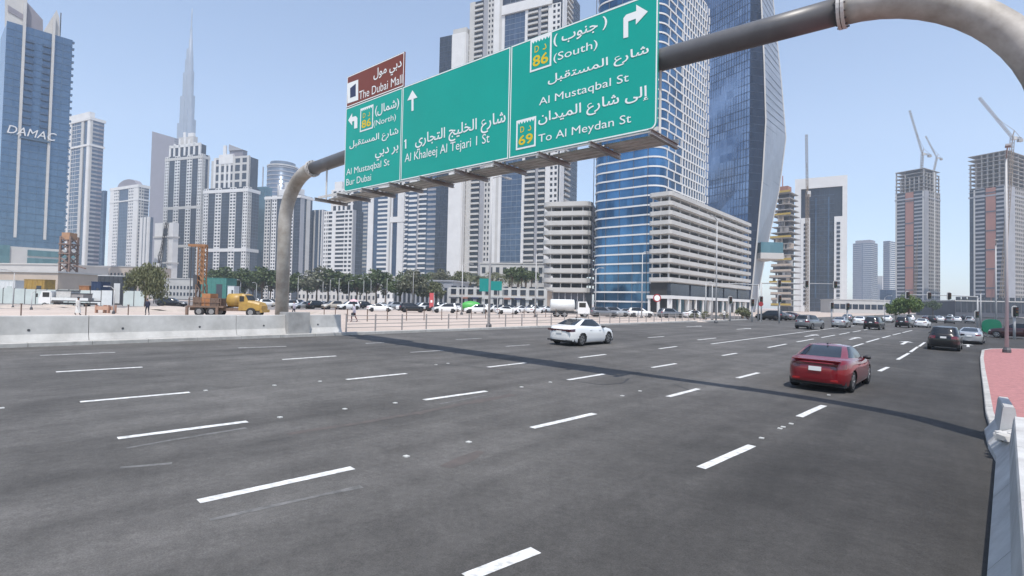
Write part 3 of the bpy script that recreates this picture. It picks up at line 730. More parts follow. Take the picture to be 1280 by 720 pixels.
# --- the very tall stepped spire
def spire():
    P = at(234.5, 165, 1560); rt_ = empty('spire_tower', (P[0], 1560, ZL), 0, 'extremely tall slender stepped spire tower fading into the hazy sky', 'skyscraper')
    glassmat('glass_spire', (0.20, 0.225, 0.265), (0.26, 0.29, 0.335), sx=3, sz=12, metal=0.1, rough=0.5)  # pale tint puts part of the distance haze into the colour
    def zz(y): return (369.6-y)/674*1560
    for w_i, (ang, tiers) in enumerate([(200, [(27,500),(22,580),(17,650),(13,690),(10.5,722)]), (320, [(28,480),(24,545),(17,612),(12,672)]), (80, [(27,520),(20,590),(14,660)])]):
        a = R(ang); mb = MB(); z0 = 0
        for k, (L, z1) in enumerate(tiers):
            d = np.array([math.cos(a), math.sin(a), 0]); n_ = np.array([-d[1], d[0], 0]); hw = 8.0-k*.7
            pts = [-n_*hw, n_*hw] ; poly = []
            poly.append((-n_*hw)[:2]); 
            for j in range(7):
                b = -math.pi/2+math.pi*j/6; q = d*(L-hw+hw*math.cos(b)) + n_*hw*math.sin(b); poly.append(q[:2])
            poly.append((n_*hw)[:2])
            mb.prism(poly, z0, z1); z0 = z1-.5
        mb.build('wing', 'glass_spire', rt_)
    mb = MB(); mb.lathe((0,0,0), [(15,0),(13,540),(10.5,620),(8.5,680),(6.5,722),(5.5,724),(4.6,752),(3.4,754),(2.8,785),(2.0,788),(1.6,822),(.9,846)], 14); mb.build('spire', 'glass_spire', rt_, True)
spire()
# --- the cluster of white residential towers
EX = [(0, .11, 'P'), (.13, .27, 'G'), (.27, .41, 'P'), (.43, .60, 'G'), (.60, .74, 'P'), (.76, .90, 'G'), (.90, 1, 'P')]
t = Tower('white residential tower with blue glass centre strip in front of the tall spire', 204, 250, 259, 600, 20, 192)
t.core('glass_dark', y0=.0); t.strips('F', EX); t.strips('R', [(0, .4, 'P', 'offwhite_wall'), (.4, .8, 'G'), (.8, 1, 'P', 'offwhite_wall')])
for z in (.35, .62, .97): t.belt(t.H*z, 3, 'offwhite_wall', .6)
t.block(.08, .92, .1, .9, t.H, t.H+12, 'glass_dark')
for x in (.08, .2, .34, .48, .6, .74, .88): t.block(x, x+.045, .02, .2, t.H, t.H+13+9*math.exp(-((x-.45)/.2)**2), 'white_wall', 'roof_pier')
t.block(.08, .93, .02, .1, t.H+10, t.H+13, 'white_wall', 'roof_beam'); t.block(.3, .7, .2, .8, t.H+12, t.H+22, 'offwhite_wall'); t.block(.4, .46, .3, .4, t.H+22, t.H+28, 'white_wall', 'roof_pier'); t.block(.55, .7, .2, .5, t.H+22, t.H+26, 'white_wall'); t.done()
t = Tower('low white wing with a single dark window strip left of the drill mast', 192, 215, 222, 560, 20, 278)
t.core('white_wall', 'wall'); t.strips('F', [(.45, .78, 'P')], wall='offwhite_wall'); mb = MB(); mb.box(t.W*.5, t.W*.72, -.6, 0, 4, t.H-6); mb.build('window_strip', 'glass_dark', t.root)
for z in (.45, .8): t.belt(t.H*z, 1.5, 'offwhite_wall', .9)
t.done()
t = Tower('white residential tower with three dark glass bays behind the drilling rig', 253, 308, 322, 560, 18, 233)
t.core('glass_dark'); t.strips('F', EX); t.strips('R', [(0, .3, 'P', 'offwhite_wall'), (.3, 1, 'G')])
for z in (.42, .955): t.belt(t.H*z, 3.4, 'white_wall', .9)
t.block(.18, .98, .1, .9, t.H, t.H+32, 'glass_dark'); 
for x in (.18, .3, .42, .52, .62, .78, .93): t.block(x, x+.05, .07, .2, t.H, t.H+33, 'white_wall' if x < .6 else 'offwhite_wall', 'roof_pier')
for z in (6, 15, 24, 31): t.block(.18, .98, .075, .12, t.H+z, t.H+z+2.2, 'offwhite_wall', 'roof_beam')
t.block(.30, .62, .05, .3, t.H+26, t.H+36, 'white_wall'); t.block(.38, .44, .1, .2, t.H+36, t.H+46, 'white_wall', 'roof_pier'); t.block(.5, .8, .2, .6, t.H+32, t.H+40, 'mauve_wall')
mb = MB(); W_, H_, D_ = t.W, t.H, t.D; mb.add([(W_*.5,2,H_+40),(W_*.82,2,H_+40),(W_*.5,2,H_+47),(W_*.5,9,H_+40),(W_*.82,9,H_+40),(W_*.5,9,H_+47)], [(0,1,2),(5,4,3),(0,2,5,3),(1,4,5,2)]); mb.build('roof_sail', 'grey_wall', t.root); t.done()
t = Tower('pale grey block half hidden left of the tower behind the rig', 262, 276, 282, 680, 20, 200); t.core('glass_pale'); t.strips('F', [(0, .2, 'S', 'offwhite_wall'), (.2, 1, 'H', 'grey_wall')]); t.done()
t = Tower('teal blue glass block right of the tower behind the drilling rig', 314, 330, 338, 620, 20, 233); t.core('glass_teal'); t.strips('F', [(0, 1, 'G')]); t.strips('R', [(0, 1, 'G')]); t.done()
# round topped distant tower
P = at(351, 290, 900); r0 = empty('tower_block', (P[0], 900, ZL), 0, 'distant round topped glass tower rising behind the gantry post', 'tower'); hh = at(351, 205, 900)[2]
mb = MB(); mb.lathe((0,0,0), [(24,0),(24,hh-6),(20,hh-5),(20,hh)], 24); mb.build('glazing', 'glass_pale', r0, True)
bnd = MB()
for z in np.arange(6, hh-10, 7): bnd.lathe((0,0,z), [(24.3,0),(24.3,1.6)], 24)
bnd.build('floor_band', 'grey_wall', r0, kind='stuff')
mb = MB(); mb.lathe((0,0,hh-8), [(24.8,0),(24.8,2)], 24); mb.build('belt_course', 'offwhite_wall', r0)
mb = MB(); mb.tube([(-33, 0, 0), (-33, 0, hh-6)], 1.2, 6); mb.build('mast', 'grey_wall', r0); mb = MB(); mb.box(-40, -24, -6, 14, 0, hh-42); mb.build('annex', 'glass_blue', r0)
t = Tower('white gridded residential tower straight behind the left gantry post', 330, 374, 389, 540, 20, 243)
t.core('glass_dark'); t.strips('F', [(0, .16, 'P', 'offwhite_wall'), (.2, .34, 'P'), (.34, .5, 'G'), (.5, .82, 'P'), (.86, 1, 'G')]); t.strips('R', [(0, .3, 'S', 'grey_wall'), (.3, .5, 'G'), (.5, .8, 'S', 'offwhite_wall'), (.8, 1, 'G')])
t.belt(t.H*.97, 2.5); t.block(.3, .9, .1, .6, t.H, t.H+7, 'white_wall'); t.block(.5, .75, .1, .5, t.H+7, t.H+14, 'offwhite_wall'); t.block(.3, .34, .1, .2, t.H, t.H+12, 'white_wall', 'roof_pier')
t.done()
t = Tower('plain bluish ribbed tower just right of the gantry post', 387, 402, 412, 560, 20, 262); t.core('glass_blue'); t.strips('F', [(0, .08, 'S'), (.3, .4, 'S', 'offwhite_wall'), (.7, .78, 'S', 'offwhite_wall'), (.94, 1, 'S')]); t.strips('R', [(0, .2, 'S', 'grey_wall')]); t.done()
t = Tower('white tower with close window grid under the left end of the sign', 404, 440, 453, 430, 24, 262)
t.core('glass_dark'); t.strips('F', [(0, .16, 'P'), (.16, .3, 'H'), (.3, .42, 'S'), (.42, .72, 'H'), (.72, 1, 'P')]); t.strips('R', [(0, .25, 'S', 'grey_wall'), (.25, 1, 'G')])
t.block(.22, .98, .05, .9, t.H, t.H+16, 'glass_dark'); 
for x in (.22, .4, .55, .7, .9): t.block(x, x+.07, .02, .2, t.H, t.H+17, 'white_wall', 'roof_pier')
for z in (4, 8, 12, 16): t.block(.22, .98, .03, .1, t.H+z, t.H+z+1.4, 'white_wall', 'roof_beam')
t.block(.3, .55, .1, .5, t.H+17, t.H+24, 'white_wall'); t.done()
t = Tower('grey side tower wedged under the lower left sign corner', 448, 458, 466, 470, 24, 232); t.core('glass_pale'); t.strips('F', [(0, .3, 'S', 'beige_wall'), (.4, 1, 'H', 'offwhite_wall')]); t.strips('R', [(0, 1, 'H', 'grey_wall')]); t.done()
t = Tower('white and blue tower with balcony bands below the left sign panel', 460, 487, 492, 410, 24, 205); t.core('glass_blue'); t.strips('F', [(0, .25, 'S'), (.25, .45, 'G'), (.45, .9, 'H'), (.9, 1, 'S')]); t.strips('R', [(0, .4, 'S', 'offwhite_wall'), (.4, 1, 'G')]); t.done()
t = Tower('slim white tower with one blue window column below the panel divider', 489, 505, 509, 390, 24, 195); t.core('glass_blue'); t.strips('F', [(0, .12, 'S'), (.12, .5, 'G'), (.5, 1, 'S')]); t.strips('R', [(0, 1, 'H')]); t.belt(t.H*.55, 4); t.done()
t = Tower('blue glass tower with pale balcony stacks below the middle panel', 507, 545, 552, 370, 24, 150); t.core('glass_blue'); t.strips('F', [(0, .12, 'B'), (.12, .38, 'H'), (.4, .46, 'S', 'grey_wall'), (.46, .72, 'B'), (.74, 1, 'H', 'grey_wall')]); t.strips('R', [(0, 1, 'H', 'offwhite_wall')]); t.done()
# --- big twin tower behind the sign
t = Tower('grey and white tower wing with a tall blank white wall behind the middle panel', 546, 578, 590, 345, 24, 40); t.core('glass_dark'); t.strips('F', [(0, .5, 'G'), (.5, 1, 'S')]); t.strips('R', [(0, .3, 'S'), (.3, .5, 'B'), (.5, 1, 'H', 'offwhite_wall')]); t.block(.48, 1, .1, .9, t.H, t.H+4, 'offwhite_wall'); t.done()
t = Tower('broad white balcony tower with tall blue curtain wall behind the right sign panel', 584, 700, 722, 320, 26, -26)
t.core('glass_dark'); t.strips('F', [(0, .06, 'S', 'offwhite_wall'), (.06, .16, 'B', 'offwhite_wall'), (.16, .21, 'S', 'grey_wall'), (.21, .28, 'P', 'offwhite_wall'), (.28, .34, 'S'), (.34, .37, 'S', 'offwhite_wall')])
t.strips('F', [(.40, .62, 'G')], z0=24, line='mullion'); t.strips('F', [(.37, .40, 'S'), (.62, .65, 'S'), (.65, .76, 'B', 'offwhite_wall'), (.76, .79, 'S', 'grey_wall'), (.79, .86, 'B', 'offwhite_wall'), (.86, .90, 'S'), (.90, .985, 'P', 'white_wall')], z1=t.H*.93)
t.core('glass_blue', x0=.40, x1=.62, y0=-.06/t.D, y1=.1, z0=24, z1=t.H*.93); mb = MB(); mb.box(t.W*.37, t.W*.65, -1.2, 0, 18, 24); mb.build('curtain_sill', 'white_wall', t.root)
mb = MB(); mb.box(t.W*.37, t.W*.9, -1.4, 3, t.H*.93, t.H*.96); mb.build('curtain_head', 'white_wall', t.root)
t.strips('R', [(0, .2, 'S'), (.2, .5, 'B', 'offwhite_wall'), (.5, 1, 'G')]); t.block(.1, .5, .1, .7, t.H, t.H+9, 'offwhite_wall'); t.done()
# --- rounded buildings: car parks and the banded blue tower
def rrect(W, D, r, o=0.0, n=6, corners=(1,1,1,1)):
    x0, x1, y0, y1 = -o, W+o, -o, D+o; pts = []
    for k, (x, y, sx, sy, st) in enumerate([(x0,y0,1,1,math.pi),(x1,y0,-1,1,1.5*math.pi),(x1,y1,-1,-1,0),(x0,y1,1,-1,.5*math.pi)]):
        rr = (r+o) if corners[k] else .02
        for j in range(n+1): a = st+j*math.pi/2/n; pts.append((x+sx*rr+rr*math.cos(a), y+sy*rr+rr*math.sin(a)))
    return pts
def carpark(label, xl, xc, xr, Y, psi, ytop, levels, r, D=None, zfirst=5.5, bays=3.2, BR=.52):
    t = Tower(label, xl, xc, xr, Y, psi, ytop, 'car_park_building', 'car park', D=D)
    W, Dp, Hh = t.W, t.D, t.H; lv = (Hh-zfirst-1.2)/(levels)
    cor = (1,1,0,0)
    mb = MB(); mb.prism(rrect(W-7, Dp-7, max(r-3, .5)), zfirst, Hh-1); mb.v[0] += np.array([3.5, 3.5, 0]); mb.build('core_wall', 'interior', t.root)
    for k in range(levels+1):
        z = zfirst+k*lv
        mb = MB(); mb.prism(rrect(W, Dp, r, .25, 8, cor), z-.15, z+lv*BR); mb.prism(rrect(W-.8, Dp-.8, max(r-.4, .3), 0, 8, cor), z-.4, z-.15); mb.v[1] += np.array([.4, .4, 0]); mb.build('parapet_band', 'offwhite_wall', t.root)
    per = []; nF = max(2, int(W/bays)); nR = max(2, int(Dp/(bays*1.6)))
    per += [(r+(W-2*r)*k/nF, .25) for k in range(nF+1)] + [(W-.9, r+(Dp-r)*k/nR) for k in range(nR+1)]
    for x, y in per:
        mb = MB(); mb.box(x-.16, x+.16, y+.25, y+.6, zfirst, Hh-.5); mb.build('column', 'offwhite_wall', t.root)
    return t, W, Dp, Hh
t, W_, D_, H_ = carpark('cream car park with rounded corners and ten open decks left of the blue tower', 678, 738, 752, 195, 14, 252, 9, 3.0, D=26, zfirst=6.5, bays=5.5, BR=.42)
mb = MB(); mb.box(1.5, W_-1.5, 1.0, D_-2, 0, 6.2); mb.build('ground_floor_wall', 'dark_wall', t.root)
for k in range(6):
    mb = MB(); mb.box(2+k*(W_-4)/6, 2+(k+1)*(W_-4)/6-.35, .75, 1.0, .3, 3.8); mb.build('shop_window', 'glass_dark', t.root)
for k in range(7):
    mb = MB(); mb.box(1.7+k*(W_-4)/6, 2+k*(W_-4)/6, .4, 1.1, 0, 6.2); mb.build('column', 'grey_wall', t.root)
t.done()
t, W_, D_, H_ = carpark('long cream car park with open decks in front of the banded blue tower', 811.5, 838, 938, 160, 40, 238, 9, .8, zfirst=9.5, bays=4.6, BR=.38)
for k in range(5): t.block(0, .99, k*.2+.01, k*.2+.19, 4.6, 8.8, 'glass_dark', 'mezzanine_window')
mb = MB(); mb.box(-.3, W_+.6, -.6, D_+.3, 4.2, 5.2); mb.build('canopy', 'white_wall', t.root)
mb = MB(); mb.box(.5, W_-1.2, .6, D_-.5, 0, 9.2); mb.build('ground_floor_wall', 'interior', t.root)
for k in range(13):
    mb = MB(); y = .2+k*(D_-.8)/12; mb.box(W_-.1, W_+.45, y, y+.6, 0, 4.3); mb.build('column', 'white_wall', t.root)
for k in range(3):
    mb = MB(); mb.box(k*(W_-.6)/2, k*(W_-.6)/2+.6, -.4, .2, 0, 4.3); mb.build('column', 'white_wall', t.root)
for k in range(12):
    mb = MB(); y = .8+k*(D_-.8)/12; mb.box(W_-1.1, W_-.9, y, y+(D_-.8)/12-.6, .2, 4.0); mb.build('shop_window', ['glass_dark','glass_teal','offwhite_wall'][k % 3], t.root)
t.done()
# banded blue tower
t = Tower('blue glass tower ringed by white floor bands with gridded right side', 739, 824, 886, 173, 40, -60, fh=3.2)
W_, D_, H_, rr = t.W, t.D, t.H, 5.0; nF = t.n
mb = MB(); mb.prism(rrect(W_, D_, rr, 0, 8), 0, H_); mb.build('glazing', 'glass_vivid', t.root)
mb = MB()
for k in range(0, 5): mb.box(W_*(.05+.2*k)-.09, W_*(.05+.2*k)+.09, -.09, .1, 0, H_)
mb.build('mullion', 'dark_wall', t.root, kind='stuff')
for k in range(1, nF+1):
    z = k*t.fh; mb = MB(); mb.prism(rrect(W_, D_, rr, .22, 8), z-.26, z+.26); mb.build('floor_band', 'white_wall', t.root)
pier = MB(); pier2 = MB()
for k in range(11, nF):
    z0, z1 = k*t.fh+.26, (k+1)*t.fh-.26
    off = (k % 2)*.5
    u = rr+1.0 + off*2.4
    while u < D_*.42: pier.box(W_-.1, W_+.2, u-.16, u+.16, z0, z1); u += 5.6
    u = D_*.42 + off*1.1
    while u < D_-.3: pier2.box(W_-.1, W_+.2, u-.3, u+.3, z0, z1); u += 2.4
pier.build('window_pier', 'white_wall', t.root, kind='stuff'); pier2.build('window_pier', 'white_wall', t.root, kind='stuff')
t.done()
# --- tall faceted glass tower
def facet_tower():
    Y = 235
    rt_ = empty('tower_block', (at(940, 300, Y)[0], Y, ZL), 0, 'tall faceted navy glass tower with leaning steel grey edge', 'tower'); o = np.array(rt_.location)
    rows = [  # pixel row, then columns: left, blue/dark edge, dark/grey edge, right edge
        (395, 858, 931, 937, 943), (300, 862, 934, 946, 959), (222, 866, 936, 953, 974), (150, 870, 937, 957, 982.5), (75, 873, 937.5, 955, 977), (0, 875, 938, 951.5, 970), (-80, 877, 938, 948, 963), (-150, 879, 938, 944, 956)]
    secs = []
    for (y, a, b, c, d) in rows:
        z = at(b, y, Y)[2]
        A = at(a, y, Y+26); B = at(b, y, Y); C = at(c, y, Y+1.5); Dd = at(d, y, Y+24); E_ = at(d-60, y, Y+50); G_ = at(a, y, Y+50)
        secs.append([np.array([q[0], q[1], z])-o for q in (A, B, C, Dd, E_, G_)])
    for i in range(6): secs[0][i][2] = 0
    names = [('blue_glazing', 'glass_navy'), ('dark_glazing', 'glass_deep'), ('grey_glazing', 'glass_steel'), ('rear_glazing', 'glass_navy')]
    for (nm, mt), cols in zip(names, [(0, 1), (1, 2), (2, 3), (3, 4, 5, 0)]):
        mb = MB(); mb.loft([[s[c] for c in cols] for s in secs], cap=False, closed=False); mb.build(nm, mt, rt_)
    mb = MB(); mb.add(secs[-1], [tuple(range(6))]); mb.build('roof', 'grey_wall', rt_)
    # floor lines and mullions following the facets
    fl = MB(); zt_ = secs[-1][0][2]; zs = [s[0][2] for s in secs]
    def sec_at(z):
        k = max(0, min(len(zs)-2, int(np.searchsorted(zs, z))-1)); f = (z-zs[k])/(zs[k+1]-zs[k]); return [secs[k][i]*(1-f)+secs[k+1][i]*f for i in range(6)]
    for z in np.arange(3.6, zt_, 3.6):
        s = sec_at(z)
        for i, (wd, hh) in ((0, (.2, .22)), (1, (.1, .2)), (2, (.10, .12))): fl.bar(s[i], s[i+1], wd, hh)
        
    fl.build('floor_line', 'mullion_dark', rt_, kind='stuff')
    vm = MB()
    for f in np.linspace(0, 1, 22)[1:-1]:
        pts = [s[0]*(1-f)+s[1]*f for s in secs]
        for p, q in zip(pts[:-1], pts[1:]): vm.bar(p, q, .25)
    vm.build('vertical_mullion', 'mullion_dark', rt_, kind='stuff')
    for i, wd in ((2, .6), (3, .4)):
        ed = MB(); pts = [s[i] for s in secs]
        for p, q in zip(pts[:-1], pts[1:]): ed.bar(p, q, wd)
        ed.build('edge_trim', 'offwhite_wall', rt_)
    # glazed box hanging off the lower right
    mb = MB(); p0 = at(951, 322, Y+2)-o; p1 = at(979, 303, Y+2)-o; mb.box(p0[0], p1[0], 2, 18, p0[2], p1[2]); mb.build('hanging_box', 'glass_teal', rt_)
    mb = MB(); mb.box(p0[0]-.2, p1[0]+.2, 1.8, 18.2, p0[2]-.4, p0[2]+2.2); mb.build('hanging_box_sill', 'offwhite_wall', rt_)
facet_tower()
# --- white framed tower and the buildings further right
t = Tower('black glass tower inside a plain white frame beyond the junction', 993.5, 1059, 1063, 400, 31, 219, D=22)
t.core('glass_dark', x0=.02, x1=.98); mb = MB()
mb.box(0, t.W*.12, -1.5, t.D, 0, t.H); mb.box(t.W*.91, t.W, -1.5, t.D, 0, t.H); mb.box(t.W*.12, t.W*.91, -1.5, t.D, t.H-8, t.H)
mb.build('white_frame', 'white_wall', t.root)
for x0, x1, zt_ in ((.12, .30, .70), (.76, .91, .70)):
    t.block(x0, x1, -.09, .3, 0, t.H*zt_, 'white_wall', 'wing_wall')
    for k in range(20):
        mb = MB(); z = 5+k*(t.H*zt_-8)/20; mb.box(t.W*(x0+x1)/2-1.0, t.W*(x0+x1)/2+1.2, -2.35, -1.9, z, z+1.9); mb.build('window', 'glass_dark', t.root)
t.strips('F', [(.30, .76, 'G')], z1=t.H*.9)
for f in (.40, .64): t.block(f, f+.025, -.04, .1, 10, t.H*.85, 'glass_blue', 'glass_fin')
t.done()
t = Tower('distant blue hazy twin block right of the white framed tower', 1066, 1089, 1097, 900, 52, 303); t.core('glass_pale'); t.strips('F', [(0, .5, 'H', 'mauve_wall'), (.55, 1, 'H', 'grey_wall')]); t.strips('R', [(0, 1, 'H', 'grey_wall')]); t.block(.1, .9, .1, .9, t.H, t.H+5, 'mauve_wall'); t.done()
t = Tower('narrow distant dark block left of the first unfinished tower', 1104, 1112, 1121, 900, 55, 301); t.core('glass_blue'); t.strips('F', [(0, 1, 'H', 'mauve_wall')]); t.strips('R', [(0, 1, 'H', 'offwhite_wall')]); t.done()
t = Tower('tiny distant white block between two far towers', 1096, 1103, 1106, 950, 52, 345, 'low_building', 'building'); t.core('white_wall', 'wall'); t.strips('F', [(0, 1, 'P')]); t.done()
t = Tower('dark low glass block left of the roadside tree', 1100, 1116, 1120, 420, 52, 362, 'low_building', 'building'); t.core('glass_blue'); t.strips('F', [(0, 1, 'G')]); t.done()
def unfinished(label, xl, xc, xr, Y, psi, ytop, yclad, fr):
    t = Tower(label, xl, xc, xr, Y, psi, ytop, fh=3.5); W, D, Hh = t.W, t.D, t.H; zc = at(xc, yclad, Y)[2]-ZL
    t.core('dark_wall', 'core_wall', x0=.22, x1=.8, y0=.25, y1=.8)
    t.core('glass_dark', z1=zc)
    for k in range(int(zc/t.fh), t.n+1):
        mb = MB(); ins = random.uniform(-.4, .6) if k > t.n-4 else 0
        mb.box(-.5+ins, W+.5-ins, -.5+ins, D+.5, k*t.fh-.2, k*t.fh+.2); mb.build('floor_slab', 'raw_concrete', t.root)
    for f in np.linspace(0.02, .98, 7):
        mb = MB(); mb.box(W*f-.5, W*f+.5, 0, 1, zc, Hh-random.choice((0, 3.4, 6.8))); mb.build('column', 'raw_concrete', t.root)
    for f in np.linspace(.2, .98, 5):
        mb = MB(); mb.box(W-1, W, D*f-.5, D*f+.5, zc, Hh-random.choice((0, 3.4))); mb.build('column', 'raw_concrete', t.root)
    t.strips('F', fr, 'grey_wall', z1=zc); t.strips('R', [(0, .25, 'S', 'grey_wall'), (.25, .6, 'P', 'raw_concrete'), (.6, .68, 'S', 'offwhite_wall'), (.68, 1, 'P', 'raw_concrete')], z1=zc+.5)
    t.strips('R', [(.6, .68, 'S', 'offwhite_wall')], z0=zc, z1=Hh*.99)
    t.belt(zc-7, 1.2, 'grey_wall', .7)
    return t
FR = [(0, .05, 'S', 'offwhite_wall'), (.05, .33, 'H', 'grey_wall'), (.36, .64, 'S', 'brick_red'), (.67, .95, 'H', 'grey_wall'), (.95, 1, 'S', 'offwhite_wall')]
t = unfinished('unfinished concrete tower with brick red strip and two cranes beyond the tree', 1119.5, 1155, 1174.5, 520, 60, 210, 238, FR); tA = t
for k in range(5):
    mb = MB(); mb.box(t.W*.36, t.W*.64, -.8, 0, 22+k*22, 23+k*22); mb.build('red_strip_joint', 'dark_wall', t.root)
t.done()
t = unfinished('unfinished concrete tower with brick red strip at the right edge of the view', 1212, 1258, 1296, 440, 62, 188, 232, [(0, .12, 'G'), (.12, .16, 'S', 'offwhite_wall'), (.16, .42, 'H', 'grey_wall'), (.46, .72, 'S', 'brick_red'), (.74, .95, 'H', 'grey_wall'), (.95, 1, 'S', 'offwhite_wall')]); tB = t
for k in range(6):
    mb = MB(); mb.box(t.W*.46, t.W*.72, -.8, 0, 22+k*16, 23+k*16); mb.build('red_strip_joint', 'dark_wall', t.root)
t.done()
# brown unfinished tower with safety nets
t = Tower('brown half built tower wrapped in yellow safety nets right of the faceted tower', 964, 990, 1001, 330, 45, 240, fh=3.5); W_, D_, H_ = t.W, t.D, t.H
t.core('dark_wall', 'core_wall', x0=.25, x1=.75, y0=.2, y1=.8)
for k in range(t.n+1):
    a = .6*math.sin(k*.9); f = 1-.35*max(0, (k/t.n-.55)); mb = MB(); z = k*t.fh
    mb.box(W_*(.5-.52*f)+a, W_*(.5+.52*f)+a*.5, -1+a*.4, D_*f, z-.25, z+.25); mb.build('floor_slab', 'raw_concrete', t.root)
    if k % 4 == 1 or 0 < k < 9:
        mb = MB(); mb.box(W_*(.5-.5*f)+a, W_*(.5+.5*f), -1.3, -1.1, z+.25, z+1.5); mb.build('safety_net', 'net_yellow' if k % 4 == 1 else 'beige_wall', t.root)
for k in range(46):
    mb = MB(); z = random.randint(0, t.n-2)*t.fh; f = 1-.35*max(0, z/H_-.55); x = W_*(.5+random.uniform(-.42, .3)*f); mb.box(x, x+random.uniform(.8, 4), -.6, -.3, z+.25, z+t.fh-.25); mb.build('infill_panel', random.choice(['raw_concrete','beige_wall','dark_wall','offwhite_wall']), t.root)
mb = MB(); mb.box(W_*.3, W_*.7, D_*.2, D_*.6, H_, H_+5); mb.build('roof_block', 'brick_red', t.root); mb = MB(); mb.tube([(W_*.4, D_*.3, H_+5), (W_*.4, D_*.3, H_+12)], .3, 5); mb.build('mast', 'crane_red', t.root)
t.done()
# --- cranes
def lattice(mb, p, q, w, step):
    p, q = np.array(p, float), np.array(q, float); d = q-p; L = np.linalg.norm(d); d /= L
    a = np.cross(d, [0, 1.0, 0.05]); a /= np.linalg.norm(a); b = np.cross(d, a)
    cs = [(a*sx+b*sy)*w/2 for sx, sy in ((1,1),(1,-1),(-1,-1),(-1,1))]
    for c in cs: mb.bar(p+c, q+c, w*.16)
    n = max(2, int(L/step))
    for k in range(n):
        for i in range(4): mb.bar(p+d*L*k/n+cs[i], p+d*L*(k+1)/n+cs[(i+1) % 4], w*.09)
def crane(label, base, top_px, jib_px, Y, matn='crane_yellow', w=1.6, back=12):
    P = np.array(base, float); T_ = at(*top_px, Y); J = at(*jib_px, Y-6)
    r_ = empty('tower_crane', P, 0, label, 'crane')
    mb = MB(); lattice(mb, (0,0,0), T_-P, w, w*1.6); mb.build('mast', matn, r_)
    mb = MB(); lattice(mb, T_-P, J-P, w*.7, w*1.4); mb.build('jib', matn, r_)
    d = (T_-J); d[2] = 0; d /= np.linalg.norm(d)
    mb = MB(); lattice(mb, T_-P, T_-P+d*back, w*.7, w*1.4); mb.build('counter_jib', matn, r_)
    mb = MB(); c = T_-P+d*back*.85+np.array([0,0,-w*.5]); mb.box(c[0]-w*.9, c[0]+w*.9, c[1]-w*.6, c[1]+w*.6, c[2]-w, c[2]+w*.3); mb.build('counterweight', 'raw_concrete', r_)
    mb = MB(); c = T_-P; mb.box(c[0]-w*.5, c[0]+w*.9, c[1]-w*1.3, c[1]-w*.3, c[2]-w*1.2, c[2]+w*.2); mb.build('cab', 'offwhite_wall', r_)
    mb = MB(); ap = T_-P+np.array([0,0,w*3.2])+d*2; mb.bar(T_-P, ap, w*.25); mb.bar(ap, T_-P+d*back, w*.1); mb.bar(ap, (J-P)*.5+(T_-P)*.5, w*.1); mb.build('tie_frame', matn, r_)
def ontop(t, fx, fy, z):
    a = t.root.rotation_euler.z; x, y = t.W*fx, t.D*fy; return (t.root.location[0]+x*math.cos(a)-y*math.sin(a), t.root.location[1]+x*math.sin(a)+y*math.cos(a), z)
crane('pale luffing crane with jib raised left on the unfinished tower by the tree', ontop(tA, .7, -.08, ZL), (1153, 192), (1137, 138), ontop(tA, .7, -.08, 0)[1])
crane('small crane at the right roof corner of the unfinished tower by the tree', ontop(tA, .8, .9, tA.H-4), (1171, 197), (1157, 170), ontop(tA, .8, .9, 0)[1], w=1.2, back=8)
crane('tall luffing crane with long jib over the right edge unfinished tower', ontop(tB, .93, -.1, ZL), (1265.5, 172), (1224, 122), ontop(tB, .93, -.1, 0)[1], 'crane_yellow', 1.9, 9)
P0 = at(1009, 300, 350); crane('yellow crane with upright mast before the white framed tower', (P0[0], 350, ZL), (1009, 240), (1008, 168), 350, 'crane_yellow', 1.5, 7)
P0 = at(85, 345, 170); st = empty('piling_rig', (P0[0], 170, ZL), 0, 'brown scaffold like piling tower in front of the lettered blue tower', 'piling rig'); zq = at(85, 296, 170)[2]-ZL
mb = MB(); lattice(mb, (0, 0, 0), (0, 0, zq), 3.0, 2.2); mb.build('lattice', 'post_rust', st)
for k in range(6): mb = MB(); z = zq*(.12+.15*k); mb.box(-1.9, 1.9, -1.9, 1.9, z, z+.35); mb.build('platform', 'post_rust', st)
mb = MB(); mb.box(-1.3, 1.2, -1.5, 1.5, zq-1.0, zq+1.2); mb.build('head_block', 'net_rust', st)
mb = MB(); mb.bar((1.6, 0, zq*.55), (5.5, 0, zq*.5), .35); mb.build('side_arm', 'post_rust', st)
P0 = at(196, 345, 130); crane('thin slanted crawler crane boom rising left of the drill mast', (P0[0], 130, ZL), (199, 330), (209, 278), 130, 'steel_dark', .7, 1)
# --- low buildings
def lowbox(label, xl, xc, xr, Y, psi, ytop, wall, wins=None, D=None, name='low_building', glass='glass_dark', trim='offwhite_wall'):
    t = Tower(label, xl, xc, xr, Y, psi, ytop, name, 'building', D=D); mb = MB(); mb.box(0, t.W, 0, t.D, 0, t.H); mb.build('wall', wall, t.root)
    mb = MB(); mb.box(-.3, t.W+.3, -.3, t.D+.3, t.H, t.H+.5); mb.build('parapet', trim, t.root)
    if wins:
        nx, z0, z1, fr = wins
        rows = z0 if hasattr(z0, '__len__') else [z0]
        for zz in rows:
            for k in range(nx):
                mb = MB(); u = t.W*(k+.5)/nx; hw = t.W/nx*fr/2; mb.box(u-hw, u+hw, -.12, .05, zz, zz+z1); w_ = mb.build('window', glass, t.root)
    return t
lowbox('beige site office building with small square windows at the left edge', -60, 72, 76, 150, 4, 341, 'beige_wall', (16, 2.6, 1.4, .3), D=14, name='site_office')
lowbox('blank pale grey podium wall behind the beige site office', -60, 78, 86, 215, 10, 331, 'offwhite_wall', None, D=20)
lowbox('long beige low rise terrace with arched bays in the left distance', 88, 186, 192, 360, 6, 334, 'beige_wall', (22, (3, 8, 13), 3.4, .45), D=20, name='terrace_building')
